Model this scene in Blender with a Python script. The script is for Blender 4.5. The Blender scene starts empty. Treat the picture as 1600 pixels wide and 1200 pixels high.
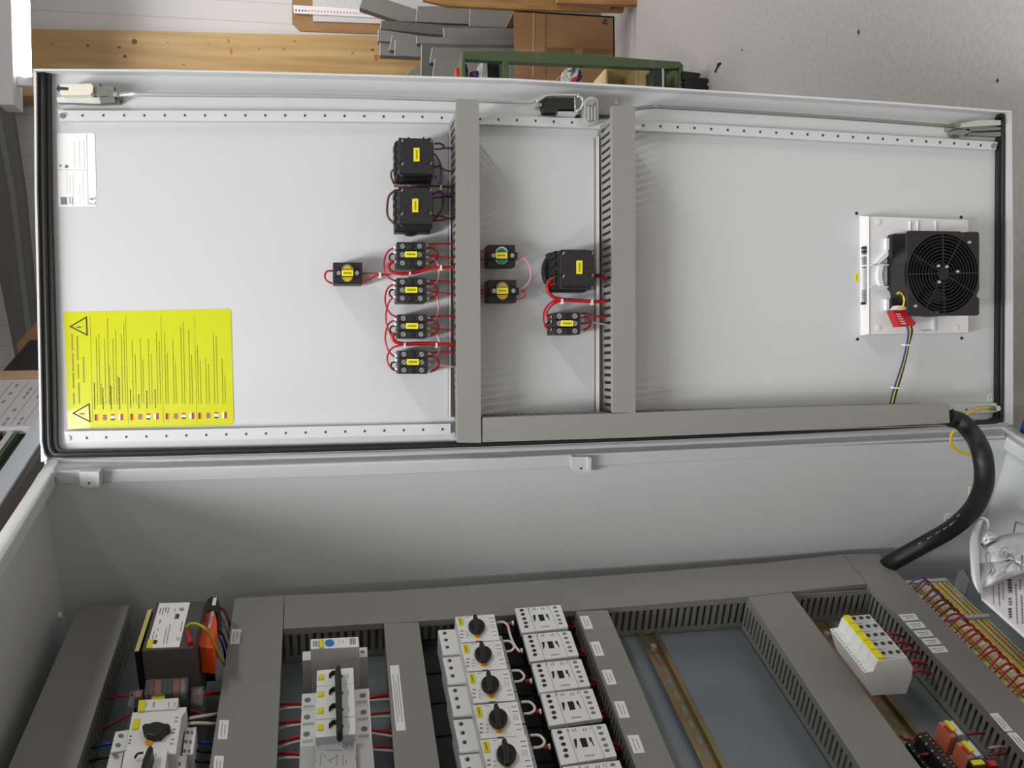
import bpy, math, random
from mathutils import Vector as V
R_ = random.Random(7)
sc = bpy.context.scene
COL = sc.collection

# ------------------------------------------------------------------ camera
F_PX, PITCH, YAW, ROLL = 1400.7548, .1922, -.0242, -.0196
CAM = V((.1662, -1.2045, 1.1711))
_cy, _sy = math.cos(YAW), math.sin(YAW)
FW = V((_sy*math.cos(PITCH), _cy*math.cos(PITCH), -math.sin(PITCH)))
_r = V((_cy, -_sy, 0)); _u = _r.cross(FW)
RT = _r*math.cos(ROLL)+_u*math.sin(ROLL)          # true right
UP = -_r*math.sin(ROLL)+_u*math.cos(ROLL)         # true up (the photo was taken with the camera turned on its side)
cd = bpy.data.cameras.new('camera'); cam = bpy.data.objects.new('camera', cd); COL.objects.link(cam)
from mathutils import Matrix
X = -UP; Y = RT; Z = -FW
cam.matrix_world = Matrix(((X.x, Y.x, Z.x, CAM.x), (X.y, Y.y, Z.y, CAM.y), (X.z, Y.z, Z.z, CAM.z), (0, 0, 0, 1)))
cd.sensor_fit = 'HORIZONTAL'; cd.sensor_width = 36; cd.lens = F_PX*36/1600; cd.clip_start = .02; cd.clip_end = 60
sc.camera = cam

def ray(x, y): return FW+UP*((800-x)/F_PX)+RT*((600-y)/F_PX)

# cabinet frame: s from the hinge towards the latch, t from the front rim into the cabinet, z up
PHI = 1.19
CO = V((.04, 0, 0)); CD = V((-math.cos(PHI), -math.sin(PHI), 0)); CE = V((-math.sin(PHI), math.cos(PHI), 0))

class DoorFrame:                      # a = x, b = z, h = height of the face above the inner door sheet
    def loc(s, a, b, h): return V((a, -h, b))
    def px(s, x, y, h=0):
        r = ray(x, y); k = (-h-CAM.y)/r.y; q = CAM+r*k; return (q.x, q.z)
class BackFrame(DoorFrame):           # the same, measured from a plane further back
    def __init__(s, Y): s.Y = Y
    def loc(s, a, b, h): return V((a, s.Y-h, b))
    def px(s, x, y, h=0):
        r = ray(x, y); k = (s.Y-h-CAM.y)/r.y; q = CAM+r*k; return (q.x, q.z)
class CabFrame:                       # a = s, b = z, h = t
    def loc(f, s, z, t): return CO+CD*s+CE*t+V((0, 0, z))
    def px(f, x, y, t=0):
        r = ray(x, y); k = (t-(CAM-CO).dot(CE))/r.dot(CE); q = CAM+r*k; return ((q-CO).dot(CD), q.z)
class SideFrame:                      # on the hinge-side wall: a = t, b = z, h = s
    def loc(f, t, z, s): return CO+CD*s+CE*t+V((0, 0, z))
    def px(f, x, y, s=0):
        r = ray(x, y); k = (s-(CAM-CO).dot(CD))/r.dot(CD); q = CAM+r*k; return ((q-CO).dot(CE), q.z)
D, K, SD = DoorFrame(), CabFrame(), SideFrame()
def P(fr, x, y, h=0):
    a, b = fr.px(x, y, h); return fr.loc(a, b, h)

# ------------------------------------------------------------------ materials
def lin(c): return tuple(((v/255)/12.92 if v/255 <= .04045 else ((v/255+.055)/1.055)**2.4) for v in c)
MATS = {}
def mat(name, rgb, rough=.5, metal=0., emit=None, strength=0, alpha=None, coat=0, trans=0, noise=None, bump=None):
    m = bpy.data.materials.new(name); m.use_nodes = True; nt = m.node_tree; b = nt.nodes['Principled BSDF']
    b.inputs['Base Color'].default_value = (*lin(rgb), 1); b.inputs['Roughness'].default_value = rough; b.inputs['Metallic'].default_value = metal
    if emit: b.inputs['Emission Color'].default_value = (*lin(emit), 1); b.inputs['Emission Strength'].default_value = strength
    if alpha is not None: b.inputs['Alpha'].default_value = alpha
    if trans: b.inputs['Transmission Weight'].default_value = trans
    if coat: b.inputs['Coat Weight'].default_value = coat
    if noise or bump:
        tc = nt.nodes.new('ShaderNodeTexCoord')
    if noise:                         # (scale vector, second colour, low, high, detail)
        sca, c2, lo, hi, det = noise
        mp = nt.nodes.new('ShaderNodeMapping'); mp.inputs['Scale'].default_value = sca
        nz = nt.nodes.new('ShaderNodeTexNoise'); nz.inputs['Scale'].default_value = 1; nz.inputs['Detail'].default_value = det
        cr = nt.nodes.new('ShaderNodeValToRGB'); cr.color_ramp.elements[0].position = lo; cr.color_ramp.elements[1].position = hi
        cr.color_ramp.elements[0].color = (*lin(c2), 1); cr.color_ramp.elements[1].color = (*lin(rgb), 1)
        nt.links.new(tc.outputs['Object'], mp.inputs[0]); nt.links.new(mp.outputs[0], nz.inputs['Vector']); nt.links.new(nz.outputs['Fac'], cr.inputs[0]); nt.links.new(cr.outputs[0], b.inputs['Base Color'])
    if bump:                          # (scale, strength, distance)
        nz = nt.nodes.new('ShaderNodeTexNoise'); nz.inputs['Scale'].default_value = bump[0]; nz.inputs['Detail'].default_value = 3
        bp = nt.nodes.new('ShaderNodeBump'); bp.inputs['Strength'].default_value = bump[1]; bp.inputs['Distance'].default_value = bump[2]
        nt.links.new(tc.outputs['Object'], nz.inputs['Vector']); nt.links.new(nz.outputs['Fac'], bp.inputs['Height']); nt.links.new(bp.outputs[0], b.inputs['Normal'])
    MATS[name] = m; return m
mat('paint', (199, 201, 203), .42, bump=(900, .05, .0005))
mat('paint_strip', (206, 208, 209), .4)
mat('rubber', (26, 26, 28), .45)
mat('zinc', (205, 207, 206), .3, .65)
mat('zinc_dull', (150, 150, 142), .4, .7)
mat('zinc_yellow', (150, 142, 96), .3, .75, noise=((60, 60, 60), (164, 128, 112), .35, .65, 2))
mat('galvanised', (136, 143, 147), .42, .4, noise=((8, 8, 8), (124, 131, 136), .3, .7, 2))
mat('steel', (176, 178, 182), .28, .7)
mat('steel_bright', (206, 212, 220), .35, .2)
mat('rail_highlight', (236, 228, 232), .22, .25)  # zinc rail with its pinkish white reflection put into the base colour
mat('duct', (135, 134, 129), .5, bump=(700, .04, .0004))
mat('duct_body', (132, 131, 125), .5)
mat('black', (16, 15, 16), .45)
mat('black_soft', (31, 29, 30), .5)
mat('black_deep', (10, 10, 11), .6)
mat('dark_grey', (70, 68, 68), .5)
mat('hose', (13, 12, 13), .5)
mat('print', (44, 42, 50), .6)
mat('print_grey', (150, 150, 158), .6)
mat('print_pale', (212, 212, 218), .6)
mat('print_olive', (132, 128, 24), .5)
mat('yellow', (226, 214, 22), .5)
mat('yellow_label', (202, 205, 10), .22, coat=.5, bump=(40, .12, .001))
mat('white', (236, 236, 236), .4)
mat('white_plastic', (222, 222, 224), .4)
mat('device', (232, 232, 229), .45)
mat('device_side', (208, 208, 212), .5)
mat('device_grey', (182, 183, 184), .5)
mat('grey_mark', (120, 120, 128), .6)
mat('cream', (222, 216, 200), .4)
mat('red', (176, 18, 30), .35)
mat('red_dark', (140, 20, 28), .4)
mat('pink_wire', (214, 150, 158), .35)
mat('brown_wire', (98, 48, 36), .4)
mat('purple', (104, 72, 136), .4)
mat('blue', (22, 56, 136), .4)
mat('blue_dot', (24, 116, 200), .4)
mat('green', (24, 128, 84), .35)
mat('green_yellow', (176, 186, 20), .35)
mat('gnyw', (214, 190, 14), .35)
mat('orange', (226, 78, 24), .4)
mat('orange_mark', (238, 160, 18), .4)
mat('beige', (220, 202, 126), .5)
mat('beige_green', (96, 128, 76), .5)
mat('copper', (178, 112, 62), .35, .5)
mat('clear', (225, 225, 225), .15, alpha=.12)
mat('clear_orange', (224, 92, 8), .4)
mat('silver_print', (205, 205, 205), .5)
mat('amber', (210, 172, 20), .25, coat=.5)
mat('floor', (180, 176, 172), .7, noise=((90, 90, 90), (166, 162, 158), .3, .7, 5), bump=(220, .12, .001))
mat('ceiling', (205, 205, 202), .8)
mat('wall_plain', (205, 204, 200), .8)
mat('beam', (104, 102, 98), .7)
mat('beam_stripe', (120, 124, 124), .6)
mat('pine', (186, 156, 106), .55, noise=((26, 26, 1.6), (166, 130, 80), .36, .66, 5))
mat('knot', (112, 62, 30), .6)
mat('knot_light', (166, 104, 50), .6)
mat('card', (164, 128, 86), .75, noise=((20, 20, 3), (150, 108, 76), .3, .7, 3))
mat('card_light', (196, 160, 122), .75)
mat('tape', (122, 100, 66), .5)
mat('foam', (206, 204, 203), .7, bump=(60, .5, .006))
mat('trunking', (122, 120, 114), .5)
mat('trunking_dark', (94, 92, 87), .5)
mat('trunking_edge', (176, 178, 176), .5)
mat('green_steel', (78, 96, 64), .45, noise=((14, 14, 14), (108, 108, 76), .28, .4, 3))
mat('wood_crate', (208, 188, 132), .6)
mat('pallet_wood', (176, 132, 80), .7, noise=((30, 30, 4), (138, 94, 56), .35, .65, 4))
mat('tool_dark', (36, 48, 50), .4)
mat('plastic_red', (220, 44, 40), .35)
mat('plastic_blue', (36, 46, 150), .35)
mat('bag', (214, 214, 216), .38, alpha=.93, bump=(22, .5, .006))
mat('bag_strap', (232, 232, 234), .4)
mat('paper', (222, 218, 224), .6)
mat('brown_gloss', (78, 66, 66), .3, .3)
mat('lamp_tube', (255, 255, 255), .5, emit=(250, 252, 255), strength=9)
mat('lamp_white', (222, 222, 226), .4)
mat('case_black', (30, 32, 36), .35)
# wall of upright sandwich panels: faint joints every 12 cm, drawn along the world x axis
m = mat('wall_panel', (208, 205, 202), .55); nt = m.node_tree; b = nt.nodes['Principled BSDF']
tc = nt.nodes.new('ShaderNodeTexCoord'); sp = nt.nodes.new('ShaderNodeSeparateXYZ'); nt.links.new(tc.outputs['Object'], sp.inputs[0])
d1 = nt.nodes.new('ShaderNodeMath'); d1.operation = 'DIVIDE'; d1.inputs[1].default_value = .09; nt.links.new(sp.outputs['X'], d1.inputs[0])
f1 = nt.nodes.new('ShaderNodeMath'); f1.operation = 'FRACT'; nt.links.new(d1.outputs[0], f1.inputs[0])
cr = nt.nodes.new('ShaderNodeValToRGB'); e = cr.color_ramp.elements
e[0].position = 0; e[0].color = (*lin((186, 172, 172)), 1); e[1].position = .07; e[1].color = (*lin((208, 205, 202)), 1)
nt.links.new(f1.outputs[0], cr.inputs[0]); nt.links.new(cr.outputs[0], b.inputs['Base Color'])

# ------------------------------------------------------------------ geometry collector
WL = {}; KIDS = {}
class G:
    def __init__(s): s.v = []; s.f = []; s.m = []; s.keys = []; s.sm = []
    def _mi(s, key):
        if key not in s.keys: s.keys.append(key)
        return s.keys.index(key)
    def face(s, idx, key, sm=False): s.f.append(idx); s.m.append(s._mi(key)); s.sm.append(sm)
    def loops(s, A, B, key, side=None, caps=True):          # closed solid between two equal loops of world points
        n = len(A); o = len(s.v); s.v += [V(p) for p in A]+[V(p) for p in B]
        if caps: s.face(list(range(o, o+n)), side or key); s.face(list(range(o+2*n-1, o+n-1, -1)), key)
        for i in range(n):
            j = (i+1) % n; s.face([o+i, o+n+i, o+n+j, o+j], side or key)
        return s
    def poly(s, fr, pts, h0, h1, key, side=None):           # polygon in frame coordinates, solid from h0 to the visible face h1
        return s.loops([fr.loc(a, b, h0) for a, b in pts], [fr.loc(a, b, h1) for a, b in pts], key, side)
    def ppoly(s, fr, pts, h0, h1, key, side=None):          # polygon measured on the visible face
        return s.poly(fr, [fr.px(x, y, h1) for x, y in pts], h0, h1, key, side)
    def strip(s, fr, top, bot, h0, h1, key, side=None):     # band between two measured polylines
        return s.ppoly(fr, list(top)+list(bot)[::-1], h0, h1, key, side)
    def box(s, fr, a0, a1, b0, b1, h0, h1, key, side=None):
        return s.poly(fr, [(a0, b0), (a1, b0), (a1, b1), (a0, b1)], h0, h1, key, side)
    def ell(s, fr, a, b, ra, rb, h0, h1, key, side=None, n=16, a0=0):
        return s.poly(fr, [(a+ra*math.cos(a0+2*math.pi*i/n), b+rb*math.sin(a0+2*math.pi*i/n)) for i in range(n)], h0, h1, key, side)
    def pell(s, fr, x, y, rx, ry, h0, h1, key, side=None, n=16):
        return s.ppoly(fr, [(x+rx*math.cos(2*math.pi*i/n), y+ry*math.sin(2*math.pi*i/n)) for i in range(n)], h0, h1, key, side)
    def tube(s, pts, r, key, n=8, smooth=True, closed=False, sub=4):
        pts = [V(p) for p in pts]
        if smooth and len(pts) > 2:
            q = []; N = len(pts); rng = range(N if closed else N-1)
            for i in rng:
                p0 = pts[(i-1) % N] if (closed or i > 0) else pts[0]*2-pts[1]
                p1 = pts[i]; p2 = pts[(i+1) % N]
                p3 = pts[(i+2) % N] if (closed or i+2 < N) else pts[-1]*2-pts[-2]
                for k in range(sub):
                    u = k/sub
                    q.append(.5*((2*p1)+(-p0+p2)*u+(2*p0-5*p1+4*p2-p3)*u*u+(-p0+3*p1-3*p2+p3)*u**3))
            if not closed: q.append(pts[-1])
            pts = q
        o = len(s.v); N = len(pts)
        t = (pts[1]-pts[0]).normalized(); nrm = t.orthogonal().normalized()
        for i, p in enumerate(pts):
            a = pts[(i+1) % N] if (closed or i < N-1) else p; c = pts[i-1] if (closed or i > 0) else p
            t2 = (a-c); t2 = t2.normalized() if t2.length > 1e-9 else t
            nrm = (nrm-t2*nrm.dot(t2)).normalized(); bn = t2.cross(nrm); t = t2
            rr = r(i/(N-1)) if callable(r) else r
            for k in range(n):
                an = 2*math.pi*k/n; s.v.append(p+nrm*(rr*math.cos(an))+bn*(rr*math.sin(an)))
        for i in range(N if closed else N-1):
            j = (i+1) % N
            for k in range(n):
                k2 = (k+1) % n; s.face([o+i*n+k, o+j*n+k, o+j*n+k2, o+i*n+k2], key, True)
        if not closed:
            s.face([o+k for k in range(n-1, -1, -1)], key); s.face([o+(N-1)*n+k for k in range(n)], key)
        return s
    def grid(s, rows, key, thick=None):                      # open curved sheet from rows of world points
        o = len(s.v); n = len(rows[0])
        for r in rows: s.v += [V(p) for p in r]
        for i in range(len(rows)-1):
            for j in range(n-1): s.face([o+i*n+j, o+i*n+j+1, o+(i+1)*n+j+1, o+(i+1)*n+j], key, True)
        return s
    def dashes(s, fr, p0, p1, w, h, key, lo=.5, hi=3, gap=.6, px=True, solid=.0003):   # a line of tiny print
        L = math.hypot(p1[0]-p0[0], p1[1]-p0[1]); ux, uy = (p1[0]-p0[0])/L, (p1[1]-p0[1])/L; d = 0
        while d < L:
            e = min(L, d+R_.uniform(lo, hi)*(1 if px else .001))
            q = [(p0[0]+ux*d-uy*w/2, p0[1]+uy*d+ux*w/2), (p0[0]+ux*e-uy*w/2, p0[1]+uy*e+ux*w/2), (p0[0]+ux*e+uy*w/2, p0[1]+uy*e-ux*w/2), (p0[0]+ux*d+uy*w/2, p0[1]+uy*d-ux*w/2)]
            hh = h; h0 = hh-solid if fr is not K else hh+solid
            (s.ppoly if px else s.poly)(fr, q, h0, hh, key)
            d = e+gap*(1 if px else .001)
        return s
    def build(s, name, parent=None, bevel=0, sub=0, solidify=0):
        me = bpy.data.meshes.new(name)
        mn = [min(p[i] for p in s.v) for i in range(3)]; mx = [max(p[i] for p in s.v) for i in range(3)]
        o = V(((mn[0]+mx[0])/2, (mn[1]+mx[1])/2, mn[2]))
        me.from_pydata([tuple(p-o) for p in s.v], [], s.f)
        for k in s.keys: me.materials.append(MATS[k])
        me.polygons.foreach_set('material_index', s.m); me.polygons.foreach_set('use_smooth', s.sm)
        import bmesh
        bm = bmesh.new(); bm.from_mesh(me); bmesh.ops.recalc_face_normals(bm, faces=bm.faces); bm.to_mesh(me); bm.free()
        me.update()
        ob = bpy.data.objects.new(name, me); COL.objects.link(ob)
        WL[ob] = o; KIDS[ob] = []
        if parent is not None: ob.parent = parent; ob.location = o-WL[parent]; KIDS[parent].append(ob)
        else: ob.location = o
        if bevel: md = ob.modifiers.new('soft_edges', 'BEVEL'); md.width = bevel; md.segments = 2; md.limit_method = 'ANGLE'; md.angle_limit = .7
        if solidify: md = ob.modifiers.new('thickness', 'SOLIDIFY'); md.thickness = solidify
        if sub: md = ob.modifiers.new('smooth', 'SUBSURF'); md.levels = sub; md.render_levels = sub
        return ob
def tag(o, label, cat, group=None, kind=None):
    if label: o['label'] = label
    if cat: o['category'] = cat
    if group: o['group'] = group
    if kind: o['kind'] = kind
    return o
def empty(name, at, label=None, cat=None, group=None):
    o = bpy.data.objects.new(name, None); o.empty_display_size = .02; COL.objects.link(o); o.location = at; WL[o] = V(at); KIDS[o] = []
    return tag(o, label, cat, group)
def copy_tree(o, shift, label=None, group=None, parent=None):
    c = o.copy(); COL.objects.link(c); KIDS[c] = []
    if parent is None:
        c.parent = None; c.location = WL[o]+shift; WL[c] = WL[o]+shift
        if label: c['label'] = label
        if group: c['group'] = group
    else: c.parent = parent; WL[c] = WL[o]+shift; c.location = WL[c]-WL[parent]; KIDS[parent].append(c)
    for ch in KIDS[o]: copy_tree(ch, shift, parent=c)
    return c
def struct(g, name): return tag(g.build(name), None, None, kind='structure')
class WF:                                                   # plain world frame: a = x, b = y, h = z
    def loc(s, a, b, h): return V((a, b, h))
W0 = WF()

# ------------------------------------------------------------------ the room
g = G().box(W0, -5, 5, -5, 3.2, -.1, 0, 'floor'); struct(g, 'floor')
g = G().box(W0, -5, 5, -5, 3.2, 3.1, 3.2, 'ceiling'); struct(g, 'ceiling')
g = G().box(W0, -5, 5, 3.0, 3.15, 0, 3.1, 'wall_panel'); struct(g, 'wall_back')
g = G().box(W0, -5.1, -5, -5, 3.2, 0, 3.1, 'wall_plain'); struct(g, 'wall_left')
g = G().box(W0, 5, 5.1, -5, 3.2, 0, 3.1, 'wall_plain'); struct(g, 'wall_right')
g = G().box(W0, -5, 5, -5.1, -5, 0, 3.1, 'wall_plain'); struct(g, 'wall_front')

B28 = BackFrame(2.8)
g = G(); top = [(-30, 0), (0, 95), (20, 185), (37, 300), (50, 440), (62, 560)]; bot = [(-200, 0), (-130, 95), (-90, 185), (-40, 300), (0, 440), (24, 560)]
g.strip(B28, top, bot, -.04, 0, 'beam')
g.strip(B28, [(0, 175), (24, 300), (40, 440), (52, 540)], [(-9, 175), (15, 300), (31, 440), (43, 540)], 0, .004, 'beam_stripe')
struct(g, 'ceiling_beam')

BP = BackFrame(2.85)
g = G(); g.ppoly(BP, [(-60, 43), (200, 47.5), (400, 52.5), (655, 57), (960, 66), (960, 150), (-60, 150)], -.14, 0, 'pine')
for x, y, rx, ry, k in [(210, 65, 5, 5, 'knot'), (137, 71, 3, 2, 'knot'), (186, 74, 3.5, 2, 'knot'), (195, 88, 3.5, 3, 'knot'), (262, 66, 2.5, 1.5, 'knot_light'), (287, 101, 2, 1.5, 'knot'), (361, 80, 2.5, 6, 'knot_light'), (357, 64, 2, 4, 'knot_light'),
                        (326, 68, 2, 1.2, 'knot_light'), (405, 76, 2.5, 2, 'knot_light'), (444, 77, 3, 2, 'knot_light'), (460, 64, 2.2, 2, 'knot_light'), (551, 83, 2.5, 1.7, 'knot_light'), (582, 78, 3, 2, 'knot'), (588, 90, 4, 6, 'knot_light'), (82, 68, 3, 2, 'knot_light')]:
    g.pell(BP, x, y, rx*.9, ry*.9, -.001, .0006, k, n=10)
tag(g.build('wooden_post'), 'knotty pine glulam post standing against the panelled wall', 'wooden post')

# fluorescent lamps: the one in the picture and its sisters over the workshop
BL = BackFrame(2.0)
def lamp(name, x0, x1, y, z, label, power, nolight=False):
    root = empty(name, ((x0+x1)/2, y, z), label, 'ceiling lamp', None)
    G().box(W0, x0-.1, x1+.04, y-.045, y+.045, z+.012, z+.062, 'lamp_white').build('housing', root, bevel=.004)
    G().tube([(x0, y, z-.014), (x1, y, z-.014)], .016, 'lamp_tube', n=12, smooth=False).build('tube', root)
    for xx in (x0-.012, x1+.012): G().box(W0, xx-.014, xx+.014, y-.014, y+.014, z-.034, z+.014, 'lamp_white').build('lamp_holder', root)
    for xx in (x0+.2, x1-.2): G().tube([(xx, y, z+.06), (xx, y, 3.1)], .003, 'zinc', smooth=False).build('suspension_wire', root)
    l = bpy.data.lights.new('tube_light', 'AREA'); l.shape = 'RECTANGLE'; l.size = x1-x0; l.size_y = .12; l.energy = power; l.color = (1, .995, .985)
    lo = bpy.data.objects.new('tube_light', l); COL.objects.link(lo); lo.location = ((x0+x1)/2, y, z-.05)
    return root
lamp('tube_lamp', 1.12, 2.6, 2.0, 2.165, 'white fluorescent batten lamp glowing in front of the wooden post', 23)
for i, (x, y0, z, p) in enumerate([(-1.2, -3.3, 2.75, 25), (2.6, -2.2, 2.75, 54), (-.2, -1.9, 2.75, 54), (-.2, -4.8, 2.75, 18)]):
    root = empty('ceiling_lamp', (x, y0+.75, z), 'long white fluorescent ceiling lamp %s' % ['furthest to the cabinet side', 'furthest to the door side', 'right above the open cabinet', 'furthest back in the room'][i], 'ceiling lamp')
    G().box(W0, x-.06, x+.06, y0-.05, y0+1.55, z+.012, z+.062, 'lamp_white').build('housing', root, bevel=.004)
    G().tube([(x, y0, z-.014), (x, y0+1.5, z-.014)], .016, 'lamp_tube', n=12, smooth=False).build('tube', root)
    for yy in (y0+.2, y0+1.3): G().tube([(x, yy, z+.06), (x, yy, 3.1)], .003, 'zinc', smooth=False).build('suspension_wire', root)
    l = bpy.data.lights.new('tube_light', 'AREA'); l.shape = 'RECTANGLE'; l.size = .25; l.size_y = 1.5; l.energy = p; l.color = (1, .995, .985)
    lo = bpy.data.objects.new('tube_light', l); COL.objects.link(lo); lo.location = (x, y0+.75, z-.05)

# ------------------------------------------------------------------ the cabinet shell
cab = empty('electrical_cabinet', K.loc(.3, 0, .13), 'tall light grey steel electrical cabinet with its door swung open', 'electrical cabinet')
ZT, ZB, DEP, WID = 1.535, .155, .275, .62
g = G()
g.box(K, -.004, 0, ZB, ZT, .004, DEP, 'paint'); g.box(K, WID, WID+.004, ZB, ZT, .004, DEP, 'paint')
g.box(K, -.004, WID+.004, ZT, ZT+.004, .004, DEP, 'paint'); g.box(K, -.004, WID+.004, ZB-.004, ZB, .004, DEP, 'paint')
g.box(K, -.004, WID+.004, ZB, ZT, DEP, DEP+.003, 'paint')
g.box(K, .02, WID-.02, 0, ZB-.004, .02, DEP-.02, 'dark_grey')
g.build('cabinet_body', cab)
g = G()
ri = [(84, 736), (400, 728), (600, 722), (800, 715), (1000, 706), (1200, 697), (1475, 684), (1572, 681)]
ro = [(68, 719), (400, 702), (600, 697), (800, 690), (1000, 683), (1200, 674), (1475, 660), (1578, 658)]
g.strip(K, ro, ri, .02, 0, 'paint')
a = K.px(84, 738, 0); b_ = K.px(0, 877, 0); c_ = K.px(68, 728, 0); d_ = K.px(0, 841, 0)
ext = lambda p, q, s: (s, p[1]+(q[1]-p[1])*(s-p[0])/(q[0]-p[0]))
g.poly(K, [c_, a, ext(a, b_, WID), ext(c_, d_, WID)], .02, 0, 'paint')
a = K.px(1572, 683, 0); b_ = K.px(1600, 704, 0); c_ = K.px(1578, 664, 0); d_ = K.px(1608, 685, 0)
g.poly(K, [a, c_, (WID, .128), (WID, .168)], .02, 0, 'paint')
g.box(K, WID-.015, WID+.02, .128, 1.54, 0, .02, 'paint')
g.build('front_rim', cab, bevel=.002)
g = G(); o1 = K.px(84, 727, .006); o2 = K.px(0, 858, .006); o3 = K.px(1568, 674, .006); o4 = K.px(1600, 694, .006)
far1 = K.loc(WID, o1[1]+(o2[1]-o1[1])*(WID-o1[0])/(o2[0]-o1[0]), .006); far2 = K.loc(WID, .148, .006)
g.tube([far1]+[P(K, x, y, .006) for x, y in [(84, 727), (250, 724), (400, 720.5), (600, 715), (800, 707.5), (1000, 700), (1200, 691), (1400, 681), (1500, 676.5), (1568, 674)]]+[far2], .0094, 'paint_strip', n=14, smooth=False)
g.build('rim_bead', cab)
g = G().box(K, .03, .6, .175, 1.51, .234, .237, 'galvanised'); g.build('mounting_plate', cab)
for (x, y) in [(140, 751), (909, 728)]:
    g = G()
    g.ppoly(SD, [(x-16, y-14), (x+16, y-14), (x+18, y+6), (x+12, y+11), (x+6, y+11), (x-6, y+12), (x-15, y+7)], .001, .012, 'paint_strip')
    g.ppoly(SD, [(x+10, y-12), (x+15, y-13), (x+15, y+8), (x+10, y+9)], .012, .017, 'paint_strip')
    g.pell(SD, x-1, y+4, 1.8, 1.8, .012, .0125, 'dark_grey', n=8); g.build('hinge', cab)
# earth sticker and clip on the side wall, screw heads on the top panel
g = G().pell(SD, 1484, 811, 9, 9, .0002, .0012, 'white'); g.pell(SD, 1484, 811, 6, 6, .0012, .0014, 'grey_mark'); g.pell(SD, 1484, 811, 5, 5, .0014, .0016, 'white'); g.dashes(SD, (1480, 811), (1488, 811), 1, .0018, 'grey_mark', 9, 10); g.build('earth_sticker', cab)
g = G().ppoly(SD, [(1515, 760), (1524, 761), (1524, 773), (1516, 776)], .0005, .006, 'cream'); g.build('adhesive_clip', cab)
g = G()
rz = ray(92, 962); qz = CAM+rz*((ZT-CAM.z)/rz.z)-CO
for zz, ss, tt in [(ZT, qz.dot(CD), qz.dot(CE))]:
    g.loops([K.loc(ss+.006*math.cos(i*.8), ZT-.0003, tt+.006*math.sin(i*.8)) for i in range(8)], [K.loc(ss+.004*math.cos(i*.8), ZT-.004, tt+.004*math.sin(i*.8)) for i in range(8)], 'white_plastic')
g.build('screw_caps', cab)['label'] = 'small white plastic plugs in the top panel'

# ------------------------------------------------------------------ the door
g = G()
te = [(52, 107.5), (78, 107.5), (250, 108.5), (400, 111.5), (600, 117), (800, 122.5), (1000, 134), (1200, 146.5), (1400, 159.5), (1563, 172), (1581, 173)]
be = [(64, 722), (86, 717), (250, 713.5), (400, 709.5), (600, 704), (800, 697), (1000, 690), (1200, 681), (1400, 670.5), (1563, 664), (1583, 664)]
g.strip(D, te, be, -.019, 0, 'paint')
g.strip(D, te, [(x, y+(3.2 if i not in (0, 10) else 3)) for i, (x, y) in enumerate(te)], -.001, .016, 'paint_strip', 'paint')
g.strip(D, [(53, 112), (54, 300), (57.5, 450), (60.5, 600), (62, 690), (66, 712), (72, 721)], [(56.5, 112), (57.5, 300), (61, 450), (64, 600), (65.5, 690), (69, 709), (74, 716)], -.001, .014, 'paint_strip', 'paint')
g.strip(D, [(1573.5, 176), (1573, 400), (1571, 660)], [(1581, 174), (1583, 400), (1583, 664)], -.001, .013, 'paint_strip', 'paint')
# raised profile band behind the lock rods
g.strip(D, [(86, 171), (250, 172), (476, 172), (690, 176), (890, 184), (1100, 197), (1300, 209), (1556, 222)], [(86, 172), (250, 173), (476, 173), (690, 177), (890, 185), (1100, 198), (1300, 210), (1556, 223)], 0, .003, 'paint')
door = g.build('door', cab)
# gasket
g = G()
gl = [(57.5, 113), (58.5, 300), (61, 450), (64, 600), (66, 680), (69, 702), (78, 714), (100, 716.5), (250, 713), (400, 709), (600, 703.5), (800, 696.5), (1000, 689), (1200, 680.5), (1400, 670), (1500, 665), (1556, 662.5), (1566, 659), (1571, 648), (1572, 500), (1573, 300), (1573, 190), (1570, 179), (1563, 177)]
gi = [(78, 113), (79.5, 300), (83.5, 450), (87.5, 600), (88.5, 680), (89, 696), (93, 702), (104, 704), (250, 701.5), (400, 698.5), (600, 693.5), (800, 688.5), (1000, 682), (1200, 673.5), (1400, 664), (1500, 659), (1548, 656), (1556, 652), (1558, 644), (1559, 500), (1560, 300), (1561, 200), (1561, 188), (1560, 184)]
g.strip(D, gl, gi, 0, .008, 'rubber')
mid = [((a[0]+b[0])/2, (a[1]+b[1])/2) for a, b in zip(gl, gi)]
g.tube([P(D, x, y, .009) for x, y in mid], .0032, 'black_soft', sub=3)
g.build('gasket', door)
# perforated strips
HX = [(128.7, 180.3), (161.5, 180.2), (193.7, 180.2), (225.5, 180.2), (257.3, 180.2), (288.7, 180.2), (320.3, 180.3), (352, 180.3), (383.2, 180.3), (414.5, 180.2), (445.5, 180.2), (476.5, 180.5), (507.7, 180.7), (538.3, 181), (569, 181.5), (599.5, 182), (630, 182.3), (660, 182.6), (690.3, 184), (750, 186), (778.9, 186.7), (807.8, 187.7), (836.8, 188.8), (865.2, 190), (893.7, 191.2),
      (1005.2, 196), (1032, 197.3), (1059, 198.7), (1085.2, 200), (1111.3, 201.5), (1137.2, 203), (1162.6, 204.5), (1188, 206), (1213, 207.3), (1237.3, 208.6), (1261.8, 210), (1285.8, 211.3), (1309.3, 212.7), (1333, 214.1), (1356.5, 215.5), (1379.5, 217), (1402.2, 218.4), (1424.8, 219.7), (1447.2, 221), (1469, 222.5), (1491, 224), (1513, 225.5), (1532.5, 227)]
g = G()
g.strip(D, [(90, 172.5), (250, 172.5), (476, 173), (690, 176.5), (890, 184), (1100, 194.5), (1300, 206), (1500, 218), (1559, 222)], [(94, 188.5), (250, 188.5), (476, 189), (690, 191.5), (890, 199), (1100, 208.5), (1300, 220.5), (1500, 231), (1556, 234)], 0, .010, 'paint_strip', 'paint')
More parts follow.
